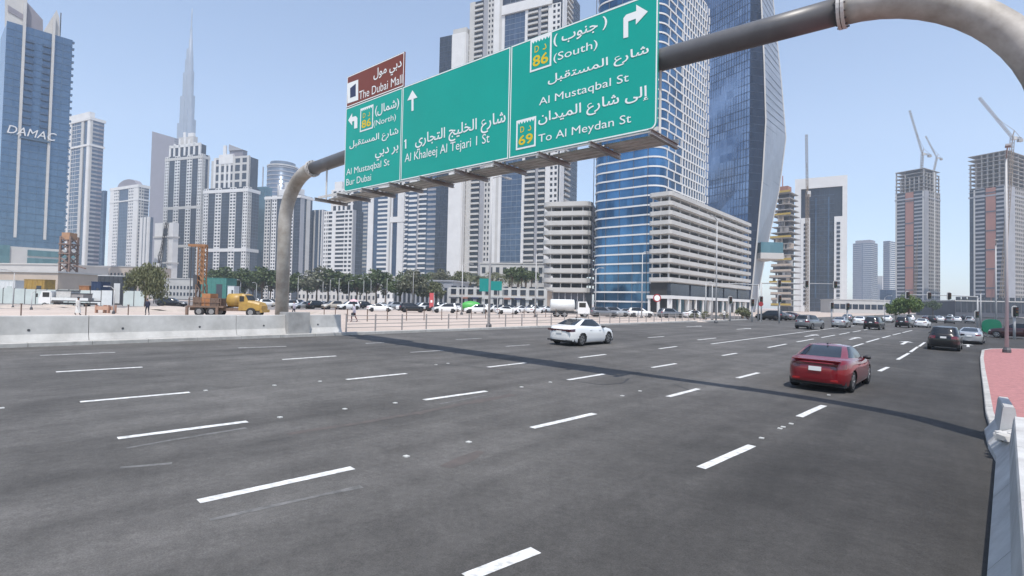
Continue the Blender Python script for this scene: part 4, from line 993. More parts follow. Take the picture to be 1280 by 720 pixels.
lowbox('pale low rise block behind the tree row left of the gantry post', 186, 246, 250, 330, 6, 349, 'offwhite_wall', (14, (2, 6), 2, .5), D=20)
lowbox('low cream villa block over the tree row right of the gantry post', 372, 470, 480, 310, 8, 351, 'offwhite_wall', (18, (2, 6.2), 2.2, .4), D=22)
lowbox('white stepped podium block below the left sign end', 470, 548, 556, 290, 10, 347, 'white_wall', (12, (3, 8), 2.2, .4), D=20)
t = lowbox('grey arcade building with tall dark bays behind the parked cars', 492, 566, 572, 175, 14, 352, 'grey_wall', (13, 1.2, 5.2, .55), D=16, name='arcade_building', trim='grey_wall')
t = lowbox('two storey beige shop podium with square openings left of the cream car park', 562, 682, 690, 165, 10, 363, 'beige_wall', (11, (.6, 4.4), 2.6, .62), D=20, name='shop_building')
for k in range(12):
    mb = MB(); u = t.W*k/11; mb.box(u-.5, u+.5, -.5, .1, 0, t.H); mb.build('pier', 'offwhite_wall', t.root)
mb = MB(); mb.box(0, t.W, -.7, 0, 3.5, 4.1); mb.build('string_course', 'offwhite_wall', t.root)
for k in range(9):
    mb = MB(); u = t.W*(k+.2)/9; mb.box(u, u+t.W/9*.62, -.9, -.5, 3.0, 3.5); mb.build('shop_fascia', ['dark_wall','brick_red','sign_navy','offwhite_wall'][k % 4], t.root)
lowbox('tall terrace podium wall above the shop building', 600, 680, 692, 235, 12, 330, 'offwhite_wall', (9, (5, 11, 15), 2.6, .5), D=20)
# elevated walkway and low block in the far right distance
t = lowbox('white low station like building with long window bands beyond the junction', 1042, 1112, 1118, 330, 4, 376, 'offwhite_wall', (9, 2.4, 3.0, .85), D=16, name='station_building')
lowbox('dark glazed podium at the foot of the right edge tower', 1194, 1330, 1340, 260, 6, 379, 'dark_wall', (18, 2, 7.5, .8), D=30, name='podium_building')
for i, (a, b, yt) in enumerate([(1170, 1187, 386), (1182, 1201, 390), (1150, 1172, 388)]):
    lowbox(['hazy grey house block right of the tree far down the road', 'hazy low flat roofed block beyond the distant signals', 'hazy beige block low behind the roadside tree'][i], a, b-3, b, 480+40*i, 10, yt-9, 'raw_concrete' if i else 'grey_wall', (6, (3, 8), 2, .5), D=20)
# ------------------------------------------------------------------ vegetation
def leafmat(name, c1, c2):
    m = bpy.data.materials.new(name); m.use_nodes = True; t = m.node_tree; b = t.nodes['Principled BSDF']; b.inputs['Roughness'].default_value = .6
    g_ = t.nodes.new('ShaderNodeNewGeometry'); mx = t.nodes.new('ShaderNodeMix'); mx.data_type = 'RGBA'
    mx.inputs[6].default_value = tuple(c1)+(1,); mx.inputs[7].default_value = tuple(c2)+(1,)
    t.links.new(g_.outputs['Random Per Island'], mx.inputs[0]); t.links.new(mx.outputs[2], b.inputs['Base Color']); M[name] = m
leafmat('leaf_green', (0.035, 0.060, 0.018), (0.095, 0.125, 0.045))
leafmat('leaf_fresh', (0.055, 0.11, 0.02), (0.15, 0.20, 0.05))
leafmat('leaf_olive', (0.075, 0.085, 0.035), (0.16, 0.165, 0.08))
leafmat('leaf_dusty', (0.085, 0.09, 0.055), (0.17, 0.17, 0.11))
mat('bark', (0.14, 0.10, 0.07), .9, var=.25, scale=4, bump=.3)
def crown_mesh(name, h, rx, rz, z0, n, matn, leaf=.16, droop=0.0, seed=1):
    rg = np.random.default_rng(seed); mb = MB()
    nb = 16; cl = []
    for k in range(nb):
        a, b = rg.uniform(0, 2*math.pi), rg.uniform(-.7, 1); q = math.sqrt(max(0, 1-b*b))*rg.uniform(.35, .8)
        cl.append((np.array([rx*q*math.cos(a), rx*q*math.sin(a), z0+rz*(1+b*.72)]), rg.uniform(.28, .48)*rx))
    V = []; 
    for i in range(n):
        c, r_ = cl[rg.integers(nb)]
        d = rg.normal(size=3); d /= np.linalg.norm(d); p = c + d*r_*rg.uniform(.55, 1.05)*np.array([1, 1, .8])
        if droop: p[2] -= droop*rg.uniform(0, 1)*max(0, np.hypot(p[0], p[1])/rx)
        u_ = rg.normal(size=3); u_ /= np.linalg.norm(u_); w_ = np.cross(u_, rg.normal(size=3)); w_ /= np.linalg.norm(w_)
        if droop: u_ = u_*.4+np.array([0, 0, -1])*.9
        s = leaf*rg.uniform(.6, 1.4)
        V += [p-u_*s, p+w_*s*.55, p+u_*s, p-w_*s*.55]
    mb.add(V, [(4*i, 4*i+1, 4*i+2, 4*i+3) for i in range(n)])
    return mb.mesh(name, matn), cl
def trunk_mesh(name, h, cl, r=.16):
    mb = MB(); mb.tube([(0,0,-.1), (.05,.03,h*.4), (0,-.04,h)], [r, r*.8, r*.6], 8)
    for c, _ in cl[:9]: mb.tube([(0,0,h*.85), (c*np.array([.5,.5,1])*1+np.array([0,0,h])*0)*.5+np.array([0,0,h*.55]), c], [r*.5, r*.33, r*.12], 5)
    return mb.mesh(name, 'bark')
TREES = {}
for nm, args in {'a': (4.2, 2.3, 1.7, 1.6, 1500, 'leaf_green', .2, 0, 3), 'b': (4.6, 2.6, 1.9, 1.5, 1700, 'leaf_olive', .2, 0, 5), 'c': (4, 2.1, 1.7, 1.3, 1400, 'leaf_green', .19, 0, 11),
                 'fresh': (6.0, 3.4, 2.6, 1.7, 4200, 'leaf_fresh', .2, 0, 8), 'willow': (5.5, 2.7, 2.2, 1.5, 5200, 'leaf_olive', .16, 2.2, 9), 'shrub': (1.0, .8, .5, .1, 420, 'leaf_olive', .1, 0, 4), 'dusty': (5, 2.6, 2.0, 1.8, 1500, 'leaf_dusty', .2, 0, 21)}.items():
    cm, cl = crown_mesh('crown', *args); TREES[nm] = (cm, trunk_mesh('trunk', args[3]+args[2]*.3, cl))
def tree(kind, P, label, sc=1.0, rz=0, group=None, name='tree', cat='tree'):
    r_ = empty(name, P, rz, label, cat, group); r_.scale = (sc, sc, sc); cm, tm = TREES[kind]
    link('crown', cm, r_); link('trunk', tm, r_); return r_
ORD = ['first', 'second', 'third', 'fourth', 'fifth', 'sixth', 'seventh', 'eighth', 'ninth', 'tenth', 'eleventh', 'twelfth', 'thirteenth', 'fourteenth', 'fifteenth', 'sixteenth', 'seventeenth', 'eighteenth', 'nineteenth', 'twentieth', '21st', '22nd', '23rd', '24th', '25th', '26th']
xs = [279, 287, 296, 305, 316, 327, 338, 372, 384, 396, 410, 422, 436, 446, 458, 470, 482, 494, 506, 520, 532]
for i, x in enumerate(xs):
    Y = 215+random.uniform(-14, 14); p = at(x, 372, Y); sc = 2.3*random.uniform(.85, 1.15) if i % 5 else 2.7
    tree(['a', 'b', 'c', 'a', 'dusty'][i % 5], (p[0], Y, ZL-.03), 'bushy dark green tree behind the parked cars, %s from the left in the row' % ORD[i], sc, random.uniform(0, 6), 'trees lining the far side of the car park')
p = land(181, 386); tree('willow', (p[0], p[1], G0), 'drooping dusty green tree beside the site hoarding', 1.18, 1.0)
p = land(1136, 404, .0); tree('fresh', (p[0], p[1], -.05), 'leafy fresh green tree standing on the right of the far road', .95, .5)
p = at(1120, 395, 128); tree('fresh', (p[0], 128, -.05), 'smaller fresh green tree left of the leafy roadside tree', .75, 2.5)
for i, (x, Y, sc, kd) in enumerate([(1166, 260, 1.6, 'a'), (1178, 300, 1.5, 'c'), (1190, 330, 1.8, 'b'), (1200, 300, 1.6, 'a'), (1186, 400, 2.2, 'c'), (1207, 380, 2.2, 'b')]):
    p = at(x, 392, Y); tree(kd, (p[0], Y, -.05), 'hazy tree far down the road before the unfinished right tower, %s from the left' % ORD[i], sc, i, 'hazy trees at the end of the road')
for i, (x, y, sc) in enumerate([(768, 396, 1.0), (868, 399, 1.0), (880, 399, 1.2), (905, 399, 1.0), (928, 398, 1.9), (934, 399, 1.5), (1095, 405, 1.1)]):
    p = land(x, y); tree('shrub', (p[0], p[1], G0), 'low olive shrub by the junction kerb, %s from the left' % ORD[i], sc, i, 'shrubs at the junction', 'shrub', 'shrub')
for i, (x, yb, sc, kd) in enumerate([(552, 366, 1.5, 'dusty'), (640, 362, 1.6, 'a'), (652, 362, 1.7, 'c'), (664, 363, 1.4, 'a'), (575, 364, 1.3, 'b')]):
    p = at(x, yb, 192); tree(kd, (p[0], 192, max(G0, p[2])), ['dusty tree left of the terrace palms', 'dark tree on the terrace near the rounded car park', 'second dark tree on the terrace near the rounded car park', 'dark tree nearest the rounded car park', 'olive tree in the middle of the palm terrace'][i], sc, i*1.7)
for i, (x, Y, sc, kd) in enumerate([(500, 158, 1.7, 'a'), (516, 156, 1.9, 'dusty'), (529, 160, 2.0, 'c'), (545, 158, 1.4, 'b')]):
    p = at(x, 380, Y); tree(kd, (p[0], Y, G0), 'street tree in front of the arcade building, %s from the left' % ORD[i], sc, i*2.1, 'trees before the arcade')
# palms
def palm_mesh(seed):
    rg = np.random.default_rng(seed); mb = MB()
    for k in range(34):
        a = 2*math.pi*k/17+rg.uniform(-.1, .1); el = rg.uniform(-.25, 1.1); L = rg.uniform(2.2, 2.9); d = np.array([math.cos(a), math.sin(a), 0]); side = np.array([-d[1], d[0], 0])
        prev = None
        for j in range(8):
            t_ = j/7; p = d*L*t_*math.cos(el*.6) + np.array([0, 0, L*(math.sin(el)*t_-.75*t_*t_)])
            if prev is not None:
                for sgn in (-1, 1):
                    w_ = (.55*math.sin(math.pi*min(1, t_*.9+.1))); q = p+side*sgn*w_+np.array([0, 0, -.25*w_*2]); mb.add([prev, (prev+p)/2, q], [(0, 1, 2)])
            prev = p
    return mb.mesh('crown', 'leaf_olive')
PALMS = [palm_mesh(1), palm_mesh(2)]
ptm = MB(); ptm.tube([(0,0,-6), (.12,.05,-3), (0,0,.05)], [.26, .2, .22], 8); ptm = ptm.mesh('trunk', 'bark')
for i, x in enumerate([545, 553, 562, 570, 579, 588, 597, 606, 616, 626, 637, 648, 658]):
    Y = 205+(i % 3)*7; P = at(x, 343+(i % 4)*2.2, Y); r_ = empty('palm_tree', (P[0], Y, P[2]-6), i*1.3, 'date palm on the terrace above the shops, %s from the left' % ORD[i], 'palm', 'palms along the terrace')
    for nm, me in (('crown', PALMS[i % 2]), ('trunk', ptm)):
        o = link(nm, me, r_, loc=(0, 0, 6))
    r_.scale = (1.9, 1.9, 1.9); r_.location[2] = P[2]-6*1.9
lowbox('raised planted terrace wall carrying the row of palms', 536, 668, 672, 198, 12, 361, 'beige_wall', (15, 2.0, 2.4, .5), D=24, name='terrace_wall')
# ------------------------------------------------------------------ street furniture
mat('lamp_grey', (0.42, 0.42, 0.42), .55, metal=.0, var=.06)
mat('rail_grey', (0.36, 0.33, 0.315), .5, metal=.2, var=.1)
mat('post_brown', (0.16, 0.11, 0.085), .7, var=.2)
mat('black', (0.012, 0.012, 0.013), .5, var=0)
mat('black_gloss', (0.01, 0.01, 0.011), .15, var=0)
mat('lens_red', (0.10, 0.012, 0.01), .3, var=0); mat('lens_amber', (0.12, 0.06, 0.01), .3, var=0); mat('lens_green', (0.01, 0.06, 0.03), .3, var=0)
mat('red_paint', (0.32, 0.03, 0.035), .5, var=.05); mat('teal_sign', (0.0, 0.21, 0.19), .4, var=.05); mat('green_sign', (0.0, 0.13, 0.07), .45, var=.08)
def lamp_post(P, h, label, arm=1.8, ang=0.0, r=.11, double=False):
    r_ = empty('lamp_post', P, ang, label, 'lamp post', 'street lamp posts')
    mb = MB(); mb.tube([(0,0,-.05), (0,0,h*.5), (0,0,h)], [r, r*.8, r*.55], 10); mb.build('pole', 'lamp_grey', r_, True)
    mb = MB(); mb.lathe((0,0,-.02), [(r*2.1,0),(r*2.1,.22),(r*1.4,.36)], 8); mb.build('base', 'steel_dark', r_)
    for s in ((1, -1) if double else (1,)):
        mb = MB(); mb.tube([(0,0,h-.05), (0,s*arm*.5,h+.28), (0,s*arm,h+.34)], [r*.5, r*.42, r*.36], 6); mb.build('arm', 'lamp_grey', r_, True)
        mb = MB(); mb.box(-.14, .14, s*arm-.05 if s > 0 else s*arm-.6, s*arm+.6 if s > 0 else s*arm+.05, h+.28, h+.40); mb.build('lamp_head', 'lamp_grey', r_)
for x, y, h, lb, dbl in [(611, 409, 12.6, 'tall grey lamp post on the far kerb right of the gantry shadow', 0), (895, 403.5, 13.5, 'tall lamp post in front of the long cream car park', 1), (802, 397, 11, 'lamp post in front of the banded blue tower', 0),
                       (669, 396, 9.5, 'lamp post at the left corner of the rounded car park', 0), (744, 396, 8, 'slim lamp post at the left edge of the banded blue tower', 0), (577, 393, 8.0, 'slim lamp post rising by the bright green mound', 0), (882, 399, 6, 'short slim post left of the tall car park lamp', 0), (890, 400, 5.5, 'short slim post touching the tall car park lamp', 0)]:
    p = land(x, y); lamp_post((p[0], p[1], G0), h, lb, ang=-TH, double=bool(dbl))
for x, y, h, lb in [(1258.5, 441, 13.2, 'nearest grey lamp post standing on the red pavement'), (1245, 420, 11, 'second lamp post behind the green oval board'), (1226, 412, 6, 'slim pole beside the right pedestal signal')]:
    p = land(x, y, .11 if y > 430 else 0); lamp_post((p[0], p[1], .11 if y > 430 else -.05), h, lb, ang=-TH+math.pi)
for i, (x, Y, yt) in enumerate([(373, 120, 345), (404, 125, 352), (413, 140, 350), (424, 118, 350), (436, 150, 352), (455, 130, 350), (464, 150, 350), (484, 132, 350), (517, 125, 340), (301, 115, 352), (321, 125, 355), (18, 70, 341), (40, 66, 366), (143, 58, 362), (1106, 105, 372), (630, 120, 350)]):
    p = at(x, yt, Y); lamp_post((p[0], Y, G0), p[2]-G0, 'thin lamp post among the parked cars and site plant, %s in the list from gantry post' % ORD[i] if 0 else ['thin lamp post just right of the gantry post', 'thin lamp post above the parked cars left of the umbrella pedestrian', 'slimmer lamp post over the tree row left of the umbrella', 'thin lamp post right above the barrier end', 'thin lamp post directly behind the umbrella pedestrian', 'thin lamp post under the left sign corner', 'slim lamp post over the dark parked cars', 'thin lamp post over the parked cars below the panel divider', 'taller thin lamp post left of the arcade building', 'thin post above the bonnet of the yellow rig truck', 'thin post left of the gantry post behind the rig', 'dark site pole at the far left edge', 'short grey site pole left of the flatbed cab', 'thin black site pole in front of the stacked cabins', 'curved lamp post left of the fresh green tree', 'thin lamp post by the beige shop podium'][i], .8, random.uniform(0, 6), .07)
# guard rail along the far kerb: posts and rails
gr = empty('guard_railing', sl_(s_end, LATL+.85, ZL), -TH, 'low pale pedestrian guard railing along the far kerb', 'railing')
mbp = MB(); mbp.box(-.035, .035, -.035, .035, 0, 1.08); gpm = mbp.mesh('post', 'rail_grey')
Ls = 94-s_end-1; npst = int(Ls/2.1)
mbr = MB(); mbr.box(-.018, .018, .04, 2.06, -.02, .02); grm = mbr.mesh('rail', 'rail_grey')
for k in range(npst+1):
    link('post', gpm, gr, loc=(0, .5+2.1*k, .1))
    if k < npst:
        for z in (.28, .5, .75, 1.0): link('rail', grm, gr, loc=(0, .5+2.1*k, .1+z))
# brown posts further in
mbp = MB(); mbp.tube([(0,0,-.1),(0,0,1.15)], .05, 6); mbp.box(-.07,.07,-.07,.07,1.15,1.22); bpm = mbp.mesh('fence_post', 'post_brown')
for i, x in enumerate([26, 107, 160, 405, 419, 434, 459, 484, 508, 530, 552, 571, 589, 607, 624, 641, 655, 668, 682, 695]):
    p = land(x, 397.5 if x < 420 else 402-(x-434)*.022); link('fence_post', bpm, label='thin brown fence post on the sand behind the far kerb, %s from the left' % ORD[i], cat='post', group='brown fence posts on the sand', loc=(p[0], p[1], G0))
# signals
def head(parent, loc, rz, board=True, ped=False):
    mb = MB(); mb.box(-.17, .17, -.12, .14, -.5, .5); hd = mb.build('signal_head', 'black', parent, loc=loc, rz=rz)
    if board:
        mb = MB(); mb.prism(rrect(.68, 1.3, .3, 0, 5), 0, .02); mb.v[0] = np.stack([mb.v[0][:,0]-.34, .16+mb.v[0][:,2], mb.v[0][:,1]-.65], 1); mb.build('backboard', 'lamp_grey', hd)
    for z, m_ in ((.32, 'lens_red'), (0, 'lens_amber'), (-.32, 'lens_green')):
        mb = MB(); mb.lathe((0, -.12, z), [(.12, 0), (.12, .03)], 10, 'y'); mb.build('lens', m_, hd)
        mb = MB(); mb.lathe((0, -.13, z+.1), [(.06, 0), (.05, .14)], 6, 'y'); mb.build('visor', 'black', hd)
def mast(P, h, L, side, offs, label, extra=()):
    r_ = empty('traffic_signal', P, 0, label, 'traffic signal')
    mb = MB(); mb.tube([(0,0,-.1), (0,0,h)], [.13, .10], 10); mb.build('pole', 'lamp_grey', r_, True)
    d = np.array([side, 0.0, 0])
    if L: mb = MB(); mb.tube([(0,0,h-.15), d*L*.3+np.array([0,0,h-.02]), d*L+np.array([0,0,h])], [.09, .075, .05], 8); mb.build('mast_arm', 'lamp_grey', r_, True)
    for o in offs: q = d*o+np.array([0, -.2, h-.1]); head(r_, q, 0)
    for (x, z) in extra: head(r_, (x, -.25, z), 0)
    return r_
def mpx(xb, yb, z, ytop):
    p = land(xb, yb, z); return p, at(xb, ytop, p[1])[2]-z
p, h = mpx(951.5, 401, ZL, 353); k = p[1]/674
mast((p[0], p[1], ZL), h, 95*k, 1, [22*k, 56*k, 92*k], 'signal mast whose long arm holds three heads over the junction', [(-.1, h*.55)])
mast((p[0]-.35, p[1]+.3, ZL), h-.3, 62*k, -1, [], 'signal mast with bare arm pointing left toward the car park')
p, h = mpx(1222, 412, 0, 370); k = p[1]/674
mast((p[0], p[1], 0), h, 90*k, -1, [36*k, 61*k, 88*k], 'signal mast on the right whose arm carries three small heads', [(-.25, h*.45)])
for x, y, z, yt, lb in [(912.5, 401, ZL, 374, 'single pedestal signal left of the shrub'), (940, 402, ZL, 377, 'pedestal signal with grey backboard beside the stop disc'), (1039.5, 405, .3, 381, 'pedestal signal left of the black boxed signal'), (1059, 406, .3, 382, 'black boxed signal in the far centre'), (1268, 424, 0, 388, 'pedestal signal near the right edge beyond the lamp post'), (974, 403, ZL, 372, 'slim pedestal signal under the long signal arm')]:
    p, h = mpx(x, y, z, yt); mast((p[0], p[1], z-.04), h, 0, 1, [0], lb)
# round speed and stop discs
def disc_sign(x, y, base_y, z, r, label, ring=True):
    p = land(x, base_y, z); c = at(x, y, p[1]); s_ = empty('road_sign', (p[0], p[1], z), 0, label, 'road sign')
    mb = MB(); mb.tube([(0,.05,0), (0,.05,c[2]-z)], .04, 6); mb.build('pole', 'lamp_grey', s_)
    mb = MB(); mb.lathe((0, 0, c[2]-z), [(r, -.02), (r, .02)], 20, 'y'); dd = mb.build('disc', 'red_paint', s_)
    if ring: mb = MB(); mb.lathe((0, -.022, c[2]-z), [(r*.72, 0), (r*.72, .006)], 20, 'y'); mb.build('face', 'sign_white', dd)
disc_sign(821, 372.5, 399, ZL, .62, 'round white speed limit sign with red ring before the cream car park')
disc_sign(951, 380, 402, ZL, .36, 'solid red disc sign on the signal mast', False)
# teal direction sign and oval green board
P = at(614, 356, 88); s_ = empty('direction_sign', (P[0], 88, G0), 0, 'teal road direction sign seen behind the tall kerb lamp post', 'road sign')
for dx in (-1.1, 1.1): mb = MB(); mb.tube([(dx,.1,0),(dx,.1,P[2]-G0+.7)], .07, 6); mb.build('post', 'lamp_grey', s_)
mb = MB(); mb.box(-1.9, -.1, -.05, 0, P[2]-G0-1.1, P[2]-G0+1.0); mb.build('sign_panel', 'teal_sign', s_); mb = MB(); mb.box(-.05, 1.75, -.05, 0, P[2]-G0-.9, P[2]-G0+.6); mb.build('sign_panel', 'teal_sign', s_)
p = land(1239.5, 421, 0); k = p[1]/674; s_ = empty('sign_board', (p[0], p[1], -.02), 0, 'green oval board standing on the road corner beside the lamp post', 'sign board'); zc_ = at(1239.5, 408, p[1])[2]
mb = MB(); n = 24; pts = [(12.3*k*np.sign(math.cos(a))*abs(math.cos(a))**.75, zc_+9.3*k*np.sign(math.sin(a))*abs(math.sin(a))**.75) for a in np.linspace(0, 2*math.pi, n, endpoint=False)]
mb.add([(x, -.05, z) for x, z in pts]+[(x, .05, z) for x, z in pts], [tuple(range(n)), tuple(range(2*n-1, n-1, -1))]+[(i, n+i, n+(i+1)%n, (i+1)%n) for i in range(n)]); mb.build('board', 'green_sign', s_)
for dx in (-.35, .35): mb = MB(); mb.tube([(dx, .09, 0), (dx, .09, zc_)], .04, 6); mb.build('leg', 'lamp_grey', s_)
# bright green tarpaulin mound and red banner among the parked cars
mat('tarp_green', (0.07, 0.36, 0.07), .5, var=.12, scale=1.5); mat('banner_red', (0.5, 0.08, 0.09), .6, var=.1)
p = land(589, 391.5); k = p[1]/674; me_v = []; rg = np.random.default_rng(5); r_ = empty('covered_boat', (p[0], p[1], G0), .15, 'bright green tarpaulin covered boat shape among the parked cars', 'covered boat')
rings = []
for j, xx in enumerate(np.linspace(-12.5*k, 11.5*k, 13)):
    f = math.sqrt(max(.02, 1-((xx+.3*k)/(12.9*k))**2)); rings.append([(xx, 1.0*f*math.cos(a)*(1+rg.uniform(-.05,.05)), 11.5*k*.78+(6.5*k*f)*math.sin(a)*(1+rg.uniform(-.04,.04))) for a in np.linspace(0, 2*math.pi, 14, endpoint=False)])
mb = MB(); mb.loft(rings); mb.build('tarpaulin', 'tarp_green', r_, True)
for dx in (-5*k, 5*k): mb = MB(); mb.box(dx-.15, dx+.15, -.5, .5, 0, 11.5*k*.78-4*k); mb.build('cradle', 'steel_dark', r_)
p = land(539, 391); r_ = empty('banner', (p[0], p[1], G0), 0, 'red and white upright banner left of the arcade building', 'banner'); k = p[1]/674
mb = MB(); mb.box(-2.6*k, 2.6*k, -.04, .04, 8*k, 25*k); mb.build('cloth', 'banner_red', r_); mb = MB(); mb.box(-1.2*k, 1.2*k, -.06, -.04, 13*k, 16*k); mb.build('emblem', 'sign_white', r_); mb = MB(); mb.tube([(3*k,0,0),(3*k,0,26*k)], .04, 6); mb.build('pole', 'lamp_grey', r_)
# ------------------------------------------------------------------ building site on the left
mat('mast_brown', (0.30, 0.155, 0.075), .7, var=.2)
mat('barrier_faded', (0.48, 0.30, 0.22), .8, var=.1)
mat('hoarding', (0.55, 0.60, 0.57), .7, var=.1, scale=.5); mat('hoarding_white', (0.68, 0.69, 0.68), .6, var=.08); mat('cabin_dark', (0.055, 0.06, 0.07), .6, var=.2); mat('cabin_blue', (0.025, 0.045, 0.10), .6, var=.15); mat('orange_paint', (0.38, 0.17, 0.07), .65, var=.2, scale=2)
mat('yellow_paint', (0.42, 0.265, 0.05), .45, var=.12, scale=1.5, dirt=(.33, .2, .06)); mat('rusty', (0.17, 0.115, 0.085), .85, var=.3, scale=2); mat('net_green', (0.06, 0.21, 0.18), .8, var=.15); mat('rubble', (0.42, 0.36, 0.31), .95, var=.2, scale=1, bump=.4)
hr = empty('site_hoarding', (at(-10, 380, 97)[0], 97, G0), 0, 'pale green and white site hoarding behind the flatbed lorry', 'hoarding')
xs = np.linspace(at(-10, 380, 97)[0], at(181, 380, 97)[0], 15)-hr.location[0]
for k_ in range(14):
    if k_ in (11,): continue
    mb = MB(); mb.box(xs[k_]+.04, xs[k_+1]-.04, -.05, .05, .05, 2.75+random.uniform(-.06, .06)); mb.build('panel', 'hoarding_white' if k_ in (10, 9) else 'hoarding', hr)
    mb = MB(); mb.box(xs[k_]-.05, xs[k_]+.05, -.1, .12, 0, 2.85); mb.build('post', 'steel_dark', hr)
def boxthing(name, label, cat, x0, x1, ybase, ytop, Y, dep, matn, ribs=0, lidmat=None, kids=None):
    a, b = at(x0, ybase, Y), at(x1, ytop, Y); w_ = b[0]-a[0]; h_ = b[2]-a[2]; r_ = empty(name, (a[0], Y, max(a[2], G0) if ybase is not None else G0), -.05, label, cat)
    mb = MB(); mb.box(0, w_, 0, dep, 0, h_); mb.build('body', matn, r_)
    for k in range(ribs): mb = MB(); u = w_*(k+.5)/ribs; mb.box(u-.06, u+.06, -.06, 0, .1, h_-.1); mb.build('rib', matn, r_)
    mb = MB(); mb.box(-.05, w_+.05, -.05, dep+.05, h_, h_+.12); mb.build('roof_edge', lidmat or matn, r_)
    mb = MB(); mb.box(w_*.62, w_*.85, -.07, 0, h_*.05, h_*.75); mb.build('door', lidmat or 'cabin_dark', r_)
    return r_
boxthing('site_cabin', 'dark grey stacked site cabins left of the drooping tree', 'site cabin', 121, 157, 382, 347, 108, 3, 'cabin_dark', 6, 'hoarding_white')
boxthing('storage_box', 'small blue storage container left of the dark cabins', 'container', 113, 126, 382, 354, 104, 2.4, 'cabin_blue', 3)
boxthing('site_cabin', 'long low white site cabin at the left edge behind the hoarding', 'site cabin', -8, 20, 383, 357, 115, 3, 'hoarding_white', 5, 'hoarding')
boxthing('skip', 'ochre yellow skip showing over the hoarding', 'skip', 29, 57, 381, 353, 112, 2.5, 'yellow_paint', 4)
boxthing('generator', 'orange generator housing behind the flatbed tail', 'generator', 98, 112, 380, 358, 106, 2, 'orange_paint', 2)
boxthing('green_netting', 'teal green netted scaffold behind the drill rig', 'netting', 250, 284, 377, 348, 175, 6, 'net_green', 6)
boxthing('ticket_booth', 'white site booth right of the green netting', 'booth', 284, 293, 376, 358, 170, 3, 'hoarding_white', 1)
for i, (x, Y, sx, sz) in enumerate([(70, 75, 5, .55), (118, 70, 6, .5), (205, 72, 8, .7), (20, 72, 5, .5), (400, 75, 4, .35), (860, 74, 3, .3), (690, 60, 2.4, .35)]):
    p = at(x, 390, Y); rg = np.random.default_rng(i+40); rings = []
    n = 16
    for j in range(7):
        f = j/6; rings.append([(sx*(1-f)*math.cos(a)*(1+rg.uniform(-.18,.18)), .6*sx*(1-f)*math.sin(a)*(1+rg.uniform(-.18,.18)), sz*math.sin(f*math.pi/2)*(1+rg.uniform(-.1,.1))-.03) for a in np.linspace(0, 2*math.pi, n, endpoint=False)])
    mb = MB(); mb.loft(rings, cap=False); mb.build('sand_mound', 'rubble', None, True, label='low mound of rubble and sand on the cleared ground, %s in size order' % ORD[i] if 0 else ['sand mound in front of the flatbed lorry', 'sand mound right of the flatbed lorry', 'widest sand mound by the drooping tree', 'sand mound at the far left edge', 'low sand mound behind the barrier end', 'low sand mound before the long car park', 'small rubble heap on the verge near the white saloon'][i], cat='mound', loc=(p[0], Y, G0))
for i, x in enumerate([128, 137]):
    p = land(x, 391); mb = MB(); mb.box(-.75, .75, -.12, .12, .35, .75); mb.box(-.7, -.6, -.2, .2, 0, .9); mb.box(.6, .7, -.2, .2, 0, .9); mb.build('water_barrier', 'barrier_faded', None, label='faded orange plastic barrier on the sand, %s from the left' % ORD[i], cat='barrier', group='orange plastic barriers', loc=(p[0], p[1], G0), rz=random.uniform(-.3, .3))
# ------------------------------------------------------------------ vehicles
mat('tyre', (0.018, 0.018, 0.019), .85, var=.1); mat('rim', (0.33, 0.33, 0.34), .3, metal=.8, var=0); mat('trim_black', (0.02, 0.02, 0.022), .5, var=0)
mat('car_glass', (0.012, 0.015, 0.018), .06, var=0, spec=.7); mat('tail_red', (0.30, 0.008, 0.01), .12, var=0, coat=1); mat('tail_dark', (0.05, 0.006, 0.008), .12, var=0, coat=1); mat('lamp_clear', (0.6, 0.6, 0.58), .1, var=0, coat=1)
mat('tail_mid', (0.13, 0.006, 0.008), .15, var=0, coat=1); mat('plate', (0.72, 0.72, 0.70), .5, var=0); mat('chrome', (0.7, 0.7, 0.7), .12, metal=1, var=0)
PAINT = {'white': (.74, .74, .73), 'red': (.22, .006, .013), 'black': (.004, .004, .005), 'silver': (.38, .39, .40), 'grey': (.16, .165, .175), 'maroon': (.05, .012, .014), 'blue': (.03, .06, .16), 'beige': (.42, .37, .30)}
for k_, c in PAINT.items(): mat('car_'+k_, c, .28, metal=.35 if k_ in ('silver', 'grey', 'red', 'maroon') else 0, var=0.0, coat=.35 if k_ == 'black' else 1.0)
SPEC = {
 'sedan': dict(W=.90, zb=.17, belt=[(-2.33,.98),(-1.9,1.03),(-1.3,1.0),(0,.93),(.9,.95),(1.6,.86),(2.33,.70)], body=[(0,.80,2.20,2.16),(.07,.86,2.27,2.24),(.28,.895,2.315,2.31),(.55,.90,2.325,2.31),(.72,.89,2.32,2.27),(.9,.865,2.29,2.20),(1,.83,2.23,2.10)],
   gb=(.80, -1.92, 1.10), gr=(.57, -.78, .22), roof=1.445, wheels=(-1.36, 1.37), wr=.335),
 'suv': dict(W=.95, zb=.24, belt=[(-2.35,1.10),(-1.5,1.08),(0,1.05),(1.0,1.08),(1.7,1.02),(2.35,.88)], body=[(0,.84,2.18,2.18),(.07,.90,2.27,2.26),(.28,.94,2.33,2.33),(.55,.95,2.34,2.32),(.75,.94,2.33,2.28),(.92,.92,2.30,2.22),(1,.89,2.26,2.13)],
   gb=(.86, -2.24, 1.12), gr=(.66, -1.88, .25), roof=1.72, wheels=(-1.40, 1.40), wr=.37),
}
